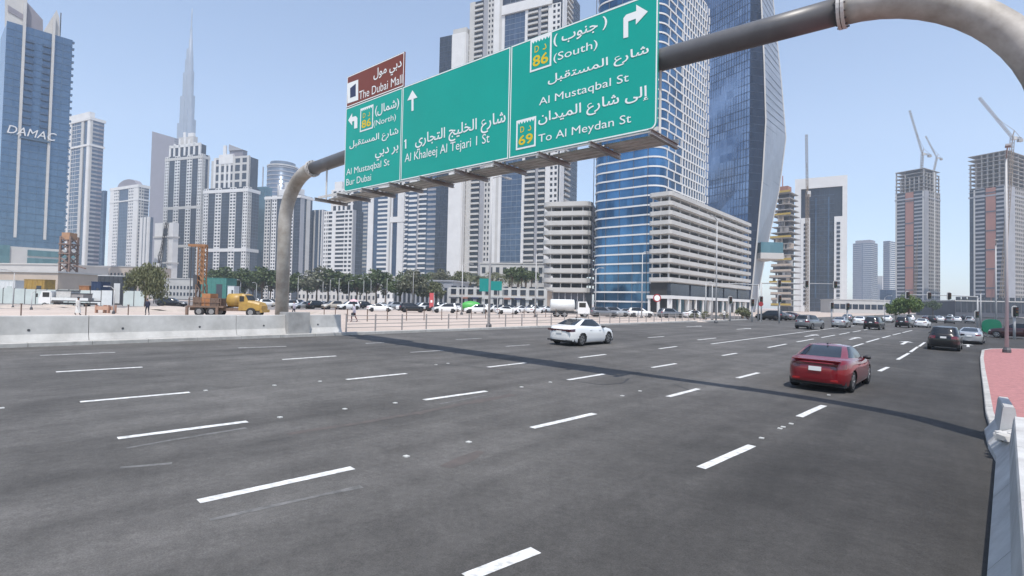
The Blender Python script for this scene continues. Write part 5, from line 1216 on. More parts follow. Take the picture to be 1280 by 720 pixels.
def car_parts(kind, N=132, fine=True):
    sp = SPEC[kind]; xs_, zs_ = zip(*sp['belt']); belt = lambda y: float(np.interp(y, xs_, zs_))
    n_b, n_g = 5.5, 4.2
    # equal arc sampling of the body outline
    th = np.linspace(0, 2*math.pi, 4001); se = lambda v, n: np.sign(v)*np.abs(v)**(2/n)
    X = .9*se(np.sin(th), n_b); Y = 2.33*se(np.cos(th), n_b); ds = np.r_[0, np.cumsum(np.hypot(np.diff(X), np.diff(Y)))]
    T_ = np.interp(np.linspace(0, ds[-1], N, endpoint=False), ds, th); S_, C_ = np.sin(T_), np.cos(T_)
    bs, bc = se(S_, n_b), se(C_, n_b); gs_, gc = se(S_, n_g), se(C_, n_g)
    nb = 18 if fine else 7
    ks = np.linspace(0, 1, nb); kk, ww, rr_, ff = zip(*sp['body']); rings = []; tags = []
    for k in ks:
        w_ = np.interp(k, kk, ww); r_ = np.interp(k, kk, rr_); f_ = np.interp(k, kk, ff)
        x = w_*bs; y = np.where(bc > 0, f_*bc, r_*bc)
        # tumble-in at the nose and tail in plan
        x = x*(1-.07*np.clip((np.abs(y)-1.5)/.85, 0, 1)**2)
        z = np.array([sp['zb'] + k*(belt(q)-sp['zb']) for q in y]); z = z + np.where(k < .12, (.12-k)*.9*np.clip((np.abs(y)-1.75)/.5, 0, 1), 0)
        rings.append(np.stack([x, y, z], 1)); tags.append(('body', k))
    wb, r0, f0 = sp['gb']; wt, r1, f1 = sp['gr']; base = rings[-1]
    yc0 = (r0+f0)/2; gx = wb*gs_; gy = yc0+(f0-r0)/2*gc
    for j in range(1, 4 if fine else 2):
        t_ = j/(4 if fine else 2); x = base[:, 0]*(1-t_)+gx*t_; y = base[:, 1]*(1-t_)+gy*t_
        z = np.array([belt(q) for q in y]) + .035*math.sin(t_*math.pi/2); rings.append(np.stack([x, y, z], 1)); tags.append(('deck', t_))
    ng = 11 if fine else 4
    for j in range(ng):
        t_ = j/(ng-1); e = t_**1.25; w_ = wb+(wt-wb)*e; ra = r0+(r1-r0)*t_; fa = f0+(f1-f0)*t_; yc = (ra+fa)/2
        x = w_*gs_; y = yc+(fa-ra)/2*gc
        zr_ = sp['roof']-.045 - .05*((y-(r1+f1)/2)/1.0)**2*.6
        z0_ = np.array([belt(q) for q in gy])+.037
        tt = math.sin(t_*math.pi/2)*.35+t_*.65
        rings.append(np.stack([x, y, z0_+(zr_-z0_)*tt], 1)); tags.append(('green', t_))
    last = rings[-1]; yc = (r1+f1)/2
    for j in range(1, 5):
        t_ = j/4*.98; x = last[:, 0]*(1-t_); y = yc+(last[:, 1]-yc)*(1-t_*.75); z = last[:, 2]+.045*(1-(1-t_)**2)
        rings.append(np.stack([x, y, z], 1)); tags.append(('roof', t_))
    V = np.concatenate(rings); parts = {}
    def addq(nm, q): parts.setdefault(nm, []).append(q)
    for k in range(len(rings)-1):
        for i in range(N):
            j = (i+1) % N; q = (k*N+j, k*N+i, (k+1)*N+i, (k+1)*N+j); c = V[list(q)].mean(0); z_, lv = tags[k]; nm = 'body'
            a_, b_ = abs(gc[i]), abs(gs_[i]); rear = C_[i] < 0
            if z_ == 'body':
                if any((c[1]-wy)**2+(c[2]-sp['wr'])**2 < (sp['wr']+.055)**2 for wy in sp['wheels']) and abs(c[0]) > .55: continue
                kb = tags[k][1]; bx = abs(c[0])/sp['W']
                if rear and c[1] < -2.0 and kb < (.13 if kind == 'sedan' else .2) and bx < .80: nm = 'lower_bumper'
                if kind == 'sedan' and rear and c[1] < -1.93 and .66 < kb < .83 and bx > .42: nm = 'tail_light_l' if c[0] < 0 else 'tail_light_r'
                if kind == 'suv' and rear and c[1] < -2.0 and .70 < kb < .90 and bx > .48: nm = 'tail_light_l' if c[0] < 0 else 'tail_light_r'
                if not rear and c[1] > 1.95 and .66 < kb < .88 and bx > .5: nm = 'headlight_l' if c[0] < 0 else 'headlight_r'
                if not rear and c[1] > 2.15 and .3 < kb < .6 and bx < .5: nm = 'lower_bumper'
            elif z_ == 'green' and lv < (.93 if fine else .8) and (lv >= .08 or not fine):
                if b_ < .84 and a_ > .9: nm = 'rear_window' if rear else 'windshield'
                elif b_ > .93 and ((not rear and a_ < .86) or (rear and a_ < (.86 if kind == 'sedan' else .90))):
                    nm = 'side_window_l' if c[0] < 0 else 'side_window_r'
            addq(nm, q)
    return sp, V, parts
def sub(V, quads):
    idx = sorted({i for q in quads for i in q}); mp = {i: k for k, i in enumerate(idx)}; mb = MB(); mb.add(V[idx], [tuple(mp[i] for i in q) for q in quads]); return mb
def wheel_meshes(r):
    mb = MB(); mb.lathe((0,0,0), [(r*.66, -.10), (r*.93, -.105), (r, -.07), (r, .07), (r*.93, .105), (r*.66, .10)], 28, 'x'); ty = mb.mesh('tyre', 'tyre', True)
    mb = MB(); mb.lathe((0,0,0), [(r*.66, -.085), (r*.66, .085)], 24, 'x', 1)
    for k in range(5):
        a = 2*math.pi*k/5; d = np.array([0, math.cos(a), math.sin(a)]); n_ = np.array([0, -d[2], d[1]])
        for sx in (-1, 1):
            for da in (-.13, .13): mb.obox(np.array([sx*.095, 0, 0])+d*r*.36+n_*da*r*.6, d*r*.30, n_*r*.055, np.array([.014, 0, 0]), 0)
    for sx in (-1, 1):
        mb.lathe((sx*.09, 0, 0), [(r*.16, -.03), (r*.12, .03)], 12, 'x', 0)
        rings = [[(sx*x_, rr*math.cos(a), rr*math.sin(a)) for a in np.linspace(0, 2*math.pi, 24, endpoint=False)] for rr, x_ in ((r*.60, .105), (r*.68, .10))]; mb.loft(rings, False, 0)
    return ty, mb.mesh('rim', ['rim', 'black'])
CARM = {}
def car(kind, color, P, hd, label, slope=True, rear=True, tail='tail_mid', scale=1.0):
    # P: ground point under the middle of the rear axle line's tail; the car points along hd (clockwise from +Y)
    if kind not in CARM:
        sp, V, parts = car_parts(kind); ms = {}
        for nm, q in parts.items():
            mm = {'body': 'car_white', 'lower_bumper': 'trim_black'}.get(nm, 'car_glass' if 'wind' in nm else 'tail_red' if 'tail' in nm else 'lamp_clear')
            me = sub(V, q).mesh(nm, mm, True); ms[nm] = me
        CARM[kind] = (sp, ms, wheel_meshes(sp['wr']))
    sp, ms, (ty, rm) = CARM[kind]
    d = np.array([math.sin(hd), math.cos(hd), 0]); C = np.array(P, float)+d*2.30*scale
    r_ = empty('car', C, -hd, label, 'car', 'cars driving on the road'); r_.scale = (scale,)*3
    if slope: 
        lat = np.array([-d[1], d[0]]) @ rl[:2]; r_.rotation_euler = (0, math.atan(CS)*(1 if lat > 0 else -1), -hd)
    for nm, me in ms.items():
        o = link(nm.rsplit('_', 1)[0] if nm[-2:] in ('_l', '_r') else nm, me, r_)
        if nm == 'body' or 'tail' in nm:
            o.material_slots[0].link = 'OBJECT'; o.material_slots[0].material = M['car_'+color] if nm == 'body' else M[tail]
    mb = MB(); mb.box(-sp['W']+.12, sp['W']-.12, -2.0, 2.0, sp['zb']+.01, sp['zb']+.55); mb.build('underbody', 'trim_black', r_)
    for wy in sp['wheels']:
        for sx in (-1, 1):
            w_ = empty('wheel', (sx*(sp['W']-.135), wy, sp['wr']), 0); w_.parent = r_
            link('tyre', ty, w_); link('rim', rm, w_)
    zp = .74 if kind == 'sedan' else .95; yr = -2.325
    mb = MB(); mb.box(-.17, .17, -.02, .02, -.065, .065); mb.build('number_plate', 'plate', r_, loc=(0, yr-.012 if kind == 'sedan' else -2.345, zp))
    mb = MB(); mb.box(-.19, .19, -.026, -.018, -.03, .035); 
    for sx in (-1, 1):
        mb = MB(); rings = []
        for t_ in (0, .35, .8, 1): s_ = (.55, 1, .95, .6)[(0, .35, .8, 1).index(t_)]; rings.append([(sx*(sp['W']-.12+.22*t_), .70-.02*t_+.08*s_*math.cos(a), belt_(sp, .7)+.055+.065*s_*math.sin(a)) for a in np.linspace(0, 2*math.pi, 8, endpoint=False)])
        mb.loft(rings); mb.build('mirror', 'trim_black', r_, True)
        for hy in (-.55, .38):
            mb = MB(); mb.box(-.012, .012, -.1, .1, -.014, .014); mb.build('door_handle', 'car_'+color, r_, loc=(sx*(sp['W']-.012), hy, belt_(sp, hy)-.12))
    if kind == 'sedan':
        mb = MB(); mb.box(-.012, .012, -.07, .07, 0, .05); mb.build('antenna', 'black', r_, loc=(0, -.72, 1.43))
    return r_
def belt_(sp, y): xs_, zs_ = zip(*sp['belt']); return float(np.interp(y, xs_, zs_))
c = car('sedan', 'red', road(1019, 489), TH+R(2), 'glossy red saloon car seen from behind in the right lane')
c.scale = (1.07, 1.05, 1.03)
# thin dark light bar, spoiler lip, exhaust details
mb = MB(); mb.box(-.62, .62, -.03, .03, -.035, .03); mb.build('light_bar', 'tail_dark', c, loc=(0, -2.30, .89)); mb = MB(); mb.box(-.66, .66, -.08, .08, -.012, .02); mb.build('spoiler', 'car_red', c, loc=(0, -2.20, 1.005))
for sx in (-1, 1): mb = MB(); mb.box(-.10, .10, -.02, .02, -.03, .03); mb.build('reflector', 'tail_red', c, loc=(sx*.52, -2.292, .40))
c = car('sedan', 'white', road(698.5, 432), TH-R(0), 'white saloon car crossing the far lanes', tail='tail_dark', scale=1.06)
mb = MB(); mb.box(-.72, .72, -.03, .03, -.045, .045); mb.build('light_bar', 'tail_dark', c, loc=(0, -2.315, .84))
for sx in (-1, 1): mb = MB(); mb.box(-.17, .17, -.03, .03, -.035, .035); mb.build('exhaust', 'trim_black', c, loc=(sx*.58, -2.295, .30))
car('suv', 'black', road(1178.5, 438.5), TH+R(2), 'black SUV with red tail lights in the right turning lane')
car('sedan', 'silver', road(1211, 430.5), TH+R(4), 'silver saloon half hidden in front of the black SUV')
car('suv', 'grey', road(1001, 411.5), TH+R(12), 'dark grey SUV turning in the far middle lanes')
car('sedan', 'silver', road(1047, 409.5), TH+R(2), 'small silver saloon waiting under the far signals')
car('suv', 'black', road(1088, 412), TH+R(4), 'black SUV waiting left of the roadside tree')
car('suv', 'black', road(1126.5, 409.5), TH+R(6), 'black SUV waiting in front of the roadside tree')
car('sedan', 'white', road(1150, 409.5), TH+R(6), 'white saloon waiting right of the roadside tree')
car('sedan', 'white', road(1073, 406.5), TH, 'white saloon beyond the far centre signals')
car('suv', 'maroon', land(1306, 425, 0), TH-R(70), 'dark maroon car passing behind the right lamp post', slope=False)
# simple one-mesh cars for the distance
FARM = {}
def far_mesh(kind):
    if kind not in FARM:
        sp, V, parts = car_parts(kind, 44, False); mb = MB(); mi = lambda nm: 0 if nm == 'body' else 1 if 'wind' in nm else 3 if 'tail' in nm else 4 if 'head' in nm else 2
        for nm, q in parts.items(): b = sub(V, q); mb.add(b.v[0], b.f, mi(nm))
        for wy in sp['wheels']:
            for sx in (-1, 1): mb.lathe((sx*(sp['W']-.12), wy, sp['wr']), [(sp['wr'], -.1), (sp['wr'], .1)], 12, 'x', 2)
        mb.box(-sp['W']+.15, sp['W']-.15, -1.95, 1.95, sp['zb'], sp['zb']+.5, 2)
        FARM[kind] = mb.mesh('parked_car', ['car_white', 'car_glass', 'tyre', 'tail_red', 'lamp_clear'], True)
    return FARM[kind]
def far_car(kind, color, P, hd, label, group, name='parked_car'):
    o = link(name, far_mesh(kind), None, label, 'car', group, loc=P, rz=-hd); o.material_slots[0].link = 'OBJECT'; o.material_slots[0].material = M['car_'+color]; return o
rg = random.Random(3); cols = ['white', 'white', 'white', 'silver', 'white', 'grey', 'black', 'silver', 'white', 'beige', 'black', 'white', 'blue']
ROWN = ['front row', 'second row', 'third row', 'back row']
for ri, (ya, Y, x0, x1, step) in enumerate([(0, 98, 480, 668, 3.1), (0, 112, 372, 676, 2.9), (0, 128, 352, 690, 3.0), (0, 150, 345, 700, 3.1)]):
    xa, xb = at(x0, 380, Y)[0], at(x1, 380, Y)[0]; i = 0; x = xa
    while x < xb:
        if rg.random() < .86:
            col = rg.choice(cols) if ri else rg.choice(['black', 'white', 'black', 'grey', 'white'])
            kd = rg.choice(['sedan', 'suv', 'sedan'])
            nth = ORD[i] if i < len(ORD) else '%dth' % (i+1)
            far_car(kd, col, (x, Y+(x*.12)+rg.uniform(-.5, .5), G0+.012), R(40 if ri else 75)+rg.uniform(-.08, .08)+(math.pi if rg.random() < .4 else 0), '%s %s parked in the %s of the car park, %s from the left' % (col, 'saloon' if kd == 'sedan' else 'SUV', ROWN[ri], nth), 'cars parked in the sandy car park')
            i += 1
        x += step if ri else 5.6
for x, y, col, kd, hd, lb in [(215, 384, 'black', 'suv', 80, 'black SUV parked right of the drooping tree'), (345, 381, 'black', 'suv', 78, 'black SUV parked just left of the gantry post'), (322, 379, 'white', 'suv', 80, 'white SUV parked behind the yellow rig cab'), (206, 379, 'white', 'suv', 85, 'white van like SUV behind the drooping tree'),
                          (962, 400, 'black', 'suv', -40, 'black SUV crossing behind the signal mast'), (975, 400, 'grey', 'sedan', -40, 'dark grey saloon crossing under the long signal arm'), (985, 399.5, 'maroon', 'sedan', -45, 'dark red saloon crossing left of the dark grey SUV'),
                          (770, 396, 'silver', 'suv', 85, 'silver SUV parked at the foot of the banded blue tower'), (783, 396, 'white', 'sedan', 85, 'white saloon parked at the foot of the banded blue tower'), (755, 396.5, 'grey', 'suv', 85, 'grey SUV parked left of the silver SUV by the blue tower'), (868, 397.5, 'white', 'sedan', 70, 'white saloon parked under the long car park canopy'), (838, 397.5, 'grey', 'suv', 70, 'dark SUV parked behind the speed limit sign'), (800, 396.5, 'white', 'suv', 85, 'white SUV parked behind the blue tower lamp post')]:
    p = land(x, y); far_car(kd, col, (p[0], p[1], G0+.012), R(hd), lb, 'vehicles around the site and junction')
for i, (x, y, col, kd) in enumerate(sorted([(1165, 404, 'black', 'suv'), (1176, 402, 'white', 'sedan'), (1187, 404.5, 'grey', 'suv'), (1197, 402.5, 'white', 'sedan'), (1172, 399.5, 'silver', 'sedan'), (1205, 400.5, 'black', 'suv'), (1188, 399, 'white', 'suv'), (1060, 402.5, 'grey', 'sedan'), (1110, 403, 'white', 'sedan'), (1138, 402.5, 'white', 'suv'), (1212, 404, 'silver', 'suv'), (1157, 400, 'maroon', 'sedan')])):
    p = land(x, y, .05 if x > 1140 else .3); far_car(kd, col, (p[0], p[1], .03 if x > 1140 else .0+zr(float(p @ rl))), TH, 'tiny %s %s in the distant traffic, %s from the left' % (col, 'saloon' if kd == 'sedan' else 'SUV', ORD[i]), 'distant traffic', 'distant_car')
# --- lorries and the drilling rig
def wheels(parent, ys, half, r=.48, axis='x'):
    for yy in ys:
        for sx in (-1, 1):
            w_ = empty('wheel', (yy, sx*half, r), 0); w_.parent = parent
            mb = MB(); mb.lathe((0,0,0), [(r*.6,-.14),(r,-.12),(r,.12),(r*.6,.14)], 18, 'y'); mb.build('tyre', 'tyre', w_, True)
            mb = MB(); mb.lathe((0,0,0), [(r*.55,-.15),(r*.55,.15)], 12, 'y'); mb.build('rim', 'rim', w_)
def cab(parent, x0, L, w, h, z0, color, front=-1):
    # front = -1: nose towards -x
    pr = [(0, 0), (L, 0), (L, h), (L*.28, h), (L*.06, h*.52), (0, h*.45)]
    if front > 0: pr = [(L-a, b) for a, b in pr][::-1]
    n = len(pr); mb = MB(); mb.add([(x0+a, -w/2, z0+b) for a, b in pr]+[(x0+a, w/2, z0+b) for a, b in pr], [tuple(range(n)), tuple(range(2*n-1, n-1, -1))]+[(i, n+i, n+(i+1) % n, (i+1) % n) for i in range(n)])
    c_ = mb.build('cab', color, parent)
    for sy in (-1, 1):
        a0, a1 = (L*.34, L*.9) if front < 0 else (L*.1, L*.66); mb = MB(); y = sy*(w/2+.01); mb.box(x0+a0, x0+a1, min(y, y-sy*.03), max(y, y-sy*.03), z0+h*.52, z0+h*.9); mb.build('side_window', 'car_glass', c_)
        mb = MB(); fx = x0-.14 if front < 0 else x0+L+.04; mb.box(fx, fx+.1, sy*(w/2+.12)-.08, sy*(w/2+.12)+.08, z0+h*.5, z0+h*.8); mb.build('mirror', 'trim_black', c_)
    mb = MB(); p_, q_ = ((x0+L*.27, z0+h*.97), (x0+L*.07, z0+h*.55)) if front < 0 else ((x0+L*.73, z0+h*.97), (x0+L*.93, z0+h*.55)); s_ = -.02 if front < 0 else .02
    mb.add([(p_[0]+s_, -w*.44, p_[1]), (p_[0]+s_, w*.44, p_[1]), (q_[0]+s_, w*.44, q_[1]), (q_[0]+s_, -w*.44, q_[1])], [(0, 1, 2, 3)]); mb.build('windshield', 'car_glass', c_)
    return c_
# white flatbed lorry, nose to the left
p0 = land(48, 384.5); k = p0[1]/674; L_ = 65*k
lr = empty('flatbed_lorry', (p0[0], p0[1]+1, G0), -.03, 'white flatbed lorry facing left in front of the hoarding', 'lorry')
cab(lr, 0, 1.75, 2.1, 1.75, .62, 'car_white'); mb = MB(); mb.box(1.6, L_, -.45, .45, .55, .8); mb.build('chassis', 'steel_dark', lr)
mb = MB(); mb.box(1.95, L_, -1.1, 1.1, .98, 1.12); mb.build('bed', 'steel_dark', lr)
for sy in (-1, 1):
    mb = MB(); mb.box(1.95, L_-.1, sy*1.1-.03, sy*1.1+.03, 1.12, 1.5); mb.build('side_board', 'hoarding_white', lr)
mb = MB(); mb.box(1.85, 1.95, -1.1, 1.1, .98, 2.2); mb.build('headboard', 'car_white', lr); wheels(lr, (.95, L_-1.9), .92, .42)
for i, (a, b, h_, m_) in enumerate([(2.3, 4.4, 1.3, 'galv'), (4.5, 6.2, .9, 'rail_grey')]):
    mb = MB(); mb.box(a, b, -.8, .8, 1.13, 1.13+h_); 
    o = mb.build('load_crate', m_, None, label=['grey covered load at the front of the flatbed', 'smaller grey load at the tail of the flatbed'][i], cat='load', loc=lr.location, rz=-.03)
    mb = MB(); mb.prism([(a-.05,-.85),(b+.05,-.85),(b+.05,.85),(a-.05,.85)], 1.13+h_, 1.25+h_); mb.build('lid', 'cabin_dark', o)
# yellow drilling rig lorry, nose to the right
p0 = land(233, 394.5); k = p0[1]/674; L_ = 91*k
dr = empty('drilling_rig', (p0[0], p0[1]+1, G0), .02, 'yellow drilling rig lorry with raised orange mast behind the barrier', 'drilling rig')
mb = MB(); mb.box(0, L_-.6, -.5, .5, .6, .9); mb.build('chassis', 'rusty', dr); mb = MB(); mb.box(0, L_*.5, -1.1, 1.1, .92, 1.1); mb.build('deck', 'rusty', dr)
# bonnet cab
mb = MB(); rings = []
for x_, h0, h1, w_ in [(L_*.70, .7, 2.35, 1.0), (L_*.74, .7, 2.45, 1.05), (L_*.78, .7, 2.35, 1.05), (L_*.82, .7, 1.75, 1.0), (L_*.90, .7, 1.65, .95), (L_*.97, .7, 1.5, .85), (L_*1.0, .75, 1.2, .75)]:
    rings.append([(x_, -w_, h0), (x_, w_, h0), (x_, w_, h1-.18), (x_, w_*.85, h1), (x_, -w_*.85, h1), (x_, -w_, h1-.18)])
mb.loft(rings); cb = mb.build('cab', 'yellow_paint', dr)
for sy in (-1, 1): mb = MB(); mb.box(L_*.715, L_*.775, sy*1.06-.02, sy*1.06+.02, 1.65, 2.2); mb.build('side_window', 'car_glass', cb)
mb = MB(); mb.add([(L_*.787, -.85, 2.3), (L_*.787, .85, 2.3), (L_*.822, .85, 1.8), (L_*.822, -.85, 1.8)], [(0,1,2,3)]); mb.build('windshield', 'car_glass', cb)
mb = MB(); mb.box(L_*.99, L_*1.02, -.95, .95, .5, .8); mb.build('bumper', 'yellow_paint', dr)
mb = MB(); mb.lathe((L_*.5, 0, 1.75), [(.3, -.05), (.72, .1), (.75, 1.5), (.3, 1.65)], 18, 'x'); mb.build('tank', 'yellow_paint', dr, True)
for i, x_ in enumerate((L_*.12, L_*.24, L_*.36)):
    mb = MB(); mb.box(x_-.45, x_+.45, -.8, .8, 1.1, 1.1+(.9, 1.3, .8)[i]); mb.build('machine_housing', ('rusty', 'orange_paint', 'post_brown')[i], dr)
mb = MB()
for z in (1.5, 1.9): 
    for sy in (-1.05, 1.05): mb.bar((0.2, sy, z), (L_*.46, sy, z), .05)
for x_ in np.linspace(.2, L_*.46, 7):
    for sy in (-1.05, 1.05): mb.bar((x_, sy, 1.1), (x_, sy, 1.9), .05)
mb.build('handrail', 'rusty', dr, kind='stuff'); wheels(dr, (1.3, 2.6, L_*.87), .95, .5)
zt_ = at(241, 306, p0[1])[2]-G0
mb = MB(); lattice(mb, (.9, 0, 1.1), (.9, 0, zt_*.45), .75, .8); mb.build('lower_mast', 'rusty', dr); mb = MB(); mb.box(.76, 1.0, -.14, .14, zt_*.45, zt_); mb.build('mast_core', 'mast_brown', dr); mb = MB(); lattice(mb, (.9, 0, zt_*.45), (.9, 0, zt_), .62, .5); mb.build('mast', 'mast_brown', dr)
mb = MB(); mb.box(-.55, 1.3, -.25, .25, zt_-.1, zt_+.16); mb.build('mast_head', 'mast_brown', dr)
mb = MB(); mb.box(.2, .62, -.4, .4, zt_*.38, zt_*.58); mb.build('rotary_head', 'cabin_dark', dr)
for x_ in (-.3, .1): mb = MB(); mb.tube([(x_, 0, zt_), (x_, 0, 1.0)], .04, 5); mb.build('drill_string', 'steel_dark', dr)
for x_ in (.1, L_*.42): mb = MB(); mb.box(x_-.12, x_+.12, -1.25, -1.05, .05, 1.0); mb.box(x_-.3, x_+.3, -1.35, -.95, 0, .06); mb.build('outrigger', 'rusty', dr)
# white tanker and box lorry by the rounded car park
p0 = land(688, 396); k = p0[1]/674
tk = empty('tanker_lorry', (p0[0], p0[1]+1, G0), .03, 'white tanker lorry parked in front of the rounded car park', 'lorry')
mb = MB(); mb.lathe((0, 0, 1.85), [(.4, 0), (.95, .1), (.95, 30*k), (.4, 31*k)], 18, 'x'); mb.build('tank', 'hoarding_white', tk, True); mb = MB(); mb.box(0, 50*k, -.45, .45, .6, .9); mb.build('chassis', 'steel_dark', tk)
cab(tk, 34*k, 15*k, 2.1, 1.9, .6, 'car_white', 1); wheels(tk, (1.0, 2.2, 43*k), .9, .48)
p0 = land(627, 393); k = p0[1]/674
# ------------------------------------------------------------------ people
mat('skin', (0.22, 0.12, 0.08), .6, var=.05); mat('hair', (0.012, 0.01, 0.01), .7, var=0); mat('cloth_white', (0.62, 0.61, 0.58), .85, var=.06); mat('cloth_dark', (0.03, 0.035, 0.045), .85, var=.1); mat('cloth_lilac', (0.42, 0.40, 0.47), .85, var=.06); mat('cloth_navy', (0.02, 0.025, 0.05), .85, var=.1); mat('umbrella', (0.60, 0.40, 0.43), .7, var=.06); mat('cloth_maroon', (0.12, 0.04, 0.05), .85, var=.1)
def person(P, hd, label, top, bottom, stride=.25, arm=.15, robe=False, head='hair', cap=None, carry=None, umb=False):
    r_ = empty('person', P, -hd, label, 'person')
    V = {'pelvis': (0,0,.95), 'waist': (0,.01,1.10), 'chest': (0,.02,1.33), 'neck': (0,.02,1.48), 'head0': (0,.03,1.56), 'head1': (0,.045,1.66), 'head2': (0,.03,1.74),
         'hl': (-.10,0,.92), 'kl': (-.11,stride*.55+.04,.50), 'al': (-.11,stride*.7-.04,.09), 'tl': (-.12,stride*.7+.14,.035), 'hr': (.10,0,.92), 'kr': (.11,-stride*.35+.04,.50), 'ar': (.11,-stride,.12), 'tr': (.12,-stride+.15,.045),
         'sl': (-.19,.01,1.42), 'el': (-.25,-arm*.7,1.15), 'wl': (-.25,arm*.2,.92), 'ml': (-.25,arm*.4,.84), 'sr': (.19,.01,1.42), 'er': (.25,arm*.5,1.15), 'wr': (.25,arm*1.3,.93), 'mr': (.25,arm*1.5,.85)}
    if umb: V['er'] = (.27,.08,1.18); V['wr'] = (.20,.26,1.32); V['mr'] = (.19,.29,1.38)
    rad = {'pelvis': .155, 'waist': .14, 'chest': .165, 'neck': .058, 'head0': .075, 'head1': .098, 'head2': .075, 'hl': .095, 'kl': .062, 'al': .042, 'tl': .036, 'hr': .095, 'kr': .062, 'ar': .042, 'tr': .036, 'sl': .065, 'el': .046, 'wl': .032, 'ml': .036, 'sr': .065, 'er': .046, 'wr': .032, 'mr': .036}
    E_ = [('pelvis','waist'),('waist','chest'),('chest','neck'),('neck','head0'),('head0','head1'),('head1','head2'),('pelvis','hl'),('hl','kl'),('kl','al'),('al','tl'),('pelvis','hr'),('hr','kr'),('kr','ar'),('ar','tr'),('chest','sl'),('sl','el'),('el','wl'),('wl','ml'),('chest','sr'),('sr','er'),('er','wr'),('wr','mr')]
    ks = list(V); ix = {k: i for i, k in enumerate(ks)}
    me = bpy.data.meshes.new('body'); me.from_pydata([V[k] for k in ks], [(ix[a], ix[b]) for a, b in E_], [])
    tmp = bpy.data.objects.new('body', me); COL.objects.link(tmp)
    md = tmp.modifiers.new('skin', 'SKIN')
    if not me.skin_vertices: me.attributes.new  # layer is created by the modifier
    sv = me.skin_vertices[0].data if me.skin_vertices else None
    if sv is None:
        bm_ = __import__('bmesh').new(); bm_.from_mesh(me); bm_.verts.layers.skin.verify(); bm_.to_mesh(me); bm_.free(); sv = me.skin_vertices[0].data
    for k in ks: sv[ix[k]].radius = (rad[k], rad[k]*(.72 if k in ('pelvis','waist','chest') else 1)); 
    sv[ix['pelvis']].use_root = True
    tmp.modifiers.new('sub', 'SUBSURF').levels = 1; tmp.modifiers['sub'].render_levels = 1
    dg = bpy.context.evaluated_depsgraph_get(); m2 = bpy.data.meshes.new_from_object(tmp.evaluated_get(dg)); bpy.data.objects.remove(tmp)
    m2.materials.clear()
    for n_ in ('skin', top, bottom, head): m2.materials.append(M[n_])
    for p in m2.polygons:
        c = p.center; hand = abs(c.x) > .2 and c.z < (.93 if not (umb and c.x > 0) else 0) or (umb and c.x > .1 and c.z > 1.28 and c.y > .2)
        if c.z > 1.64 or (c.z > 1.56 and c.y < .0): p.material_index = 3
        elif c.z > 1.485 or hand: p.material_index = 0
        elif c.z > (.93 if not robe else .25) or abs(c.x) > .205: p.material_index = 1
        else: p.material_index = 2
        p.use_smooth = True
    link('body', m2, r_)
    for sx in (-1, 1):
        mb = MB(); mb.lathe((sx*.032, .135, 1.66), [(.004, -.004), (.011, 0), (.004, .006)], 6, 'y'); mb.build('eye', 'black', r_)
    mb = MB(); mb.add([(-.014, .13, 1.625), (.014, .13, 1.625), (0, .16, 1.63), (0, .135, 1.67)], [(0,1,2),(1,3,2),(0,2,3)]); mb.build('nose', 'skin', r_)
    if robe:
        mb = MB(); rings = []
        for z, rx, ry, oy in [(.22, .24, .25, .03), (.5, .22, .21, .02), (.85, .20, .165, 0), (1.1, .175, .14, .01), (1.3, .195, .15, .02), (1.44, .15, .10, .02)]: rings.append([(rx*math.cos(a), oy+ry*math.sin(a), z) for a in np.linspace(0, 2*math.pi, 16, endpoint=False)])
        mb.loft(rings, False); mb.build('robe', top, r_, True)
    else:
        mb = MB(); rings = []
        for z, rx, ry, oy in [(.86, .185, .15, 0), (1.05, .17, .135, .005), (1.3, .205, .15, .02), (1.42, .18, .115, .02), (1.475, .09, .08, .02)]: rings.append([(rx*math.cos(a), oy+ry*math.sin(a), z) for a in np.linspace(0, 2*math.pi, 16, endpoint=False)])
        mb.loft(rings, False); mb.build('shirt', top, r_, True)
    if cap: mb = MB(); mb.lathe((0, .03, 1.66), [(.125, 0), (.13, .05), (.11, .11), (.05, .135)], 14); mb.build('headgear', cap, r_, True)
    if carry: mb = MB(); mb.box(-.36, -.22, -.10, .16, .52, .86); mb.build('bag', carry, r_)
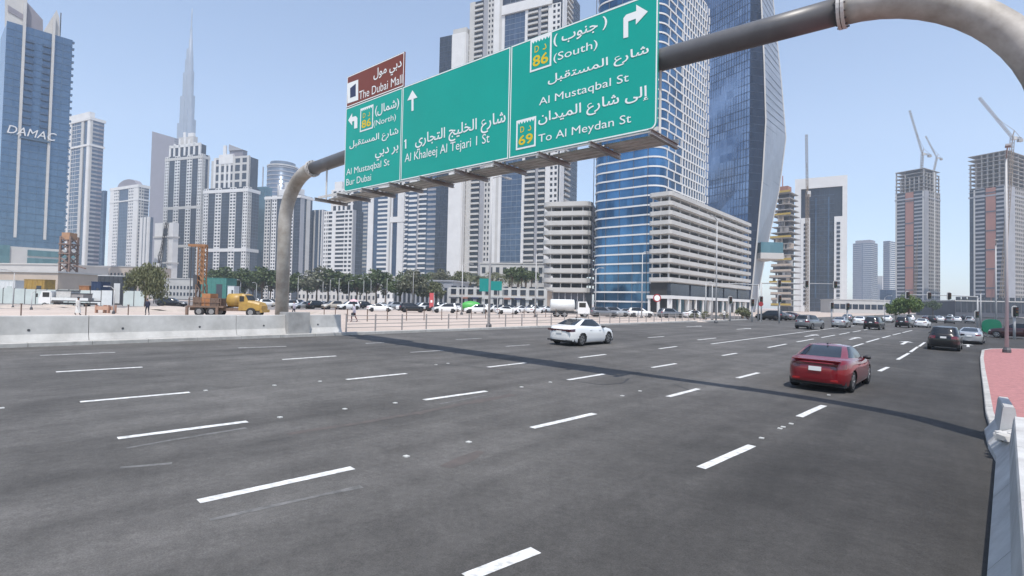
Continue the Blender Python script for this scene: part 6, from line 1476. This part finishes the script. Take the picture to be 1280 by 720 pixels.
    if umb:
        u_ = empty('umbrella', P, -hd, 'dusty pink umbrella held over the walking pedestrian', 'umbrella'); mb = MB(); mb.tube([(.19, .29, 1.1), (.12, .15, 2.12)], .012, 6); mb.build('shaft', 'steel_dark', u_)
        mb = MB(); n = 8; ap = np.array([.11, .12, 2.16]); rim_ = [ap+np.array([.52*math.cos(2*math.pi*k/n), .52*math.sin(2*math.pi*k/n), -.27]) for k in range(n)]; mid = [ap+np.array([.30*math.cos(2*math.pi*k/n), .30*math.sin(2*math.pi*k/n), -.09]) for k in range(n)]
        for k in range(n):
            j = (k+1) % n; sag = (rim_[k]+rim_[j])/2*.94+ap*.06+np.array([0,0,.03]); mb.add([ap, mid[k], mid[j], rim_[k], sag, rim_[j]], [(0,1,2), (1,3,4), (1,4,2), (2,4,5)])
        mb.build('canopy', 'umbrella', u_)
def pp(x, y): p = land(x, y); return (p[0], p[1], G0)
person(pp(97, 393.5), R(100), 'pedestrian in white robe with dark head cover walking behind the left barrier', 'cloth_white', 'cloth_dark', .2, robe=True, cap='cloth_dark')
person(pp(184, 394), R(-60), 'pedestrian in dark clothes near the drooping tree', 'cloth_navy', 'cloth_dark', .15)
person(pp(367.5, 394.5), R(-90), 'pedestrian in pale lilac shirt beside the gantry post', 'cloth_lilac', 'cloth_navy', .2)
person(pp(442.5, 402), R(-85), 'pedestrian in maroon trousers holding an umbrella behind the railing', 'cloth_lilac', 'cloth_maroon', .3, carry='cloth_dark', umb=True)
person(pp(868, 400), R(60), 'distant dark clothed pedestrian waiting at the junction', 'cloth_dark', 'cloth_navy', .1)
person(pp(905, 400), R(60), 'distant pale shirted pedestrian left of the shrub', 'cloth_white', 'cloth_navy', .15)
# ------------------------------------------------------------------ haze
hz = bpy.data.materials.new('haze'); hz.use_nodes = True; t = hz.node_tree; t.nodes.clear()
ho = t.nodes.new('ShaderNodeOutputMaterial'); pvn = t.nodes.new('ShaderNodeVolumePrincipled')
pvn.inputs['Color'].default_value = (0.74, 0.86, 1.0, 1); pvn.inputs['Density'].default_value = 0.00027; pvn.inputs['Anisotropy'].default_value = 0.0
t.links.new(pvn.outputs[0], ho.inputs['Volume'])
mb = MB(); mb.box(-2600, 2600, -60, 2600, -1.2, 880); mb.build('haze', hz, kind='stuff')
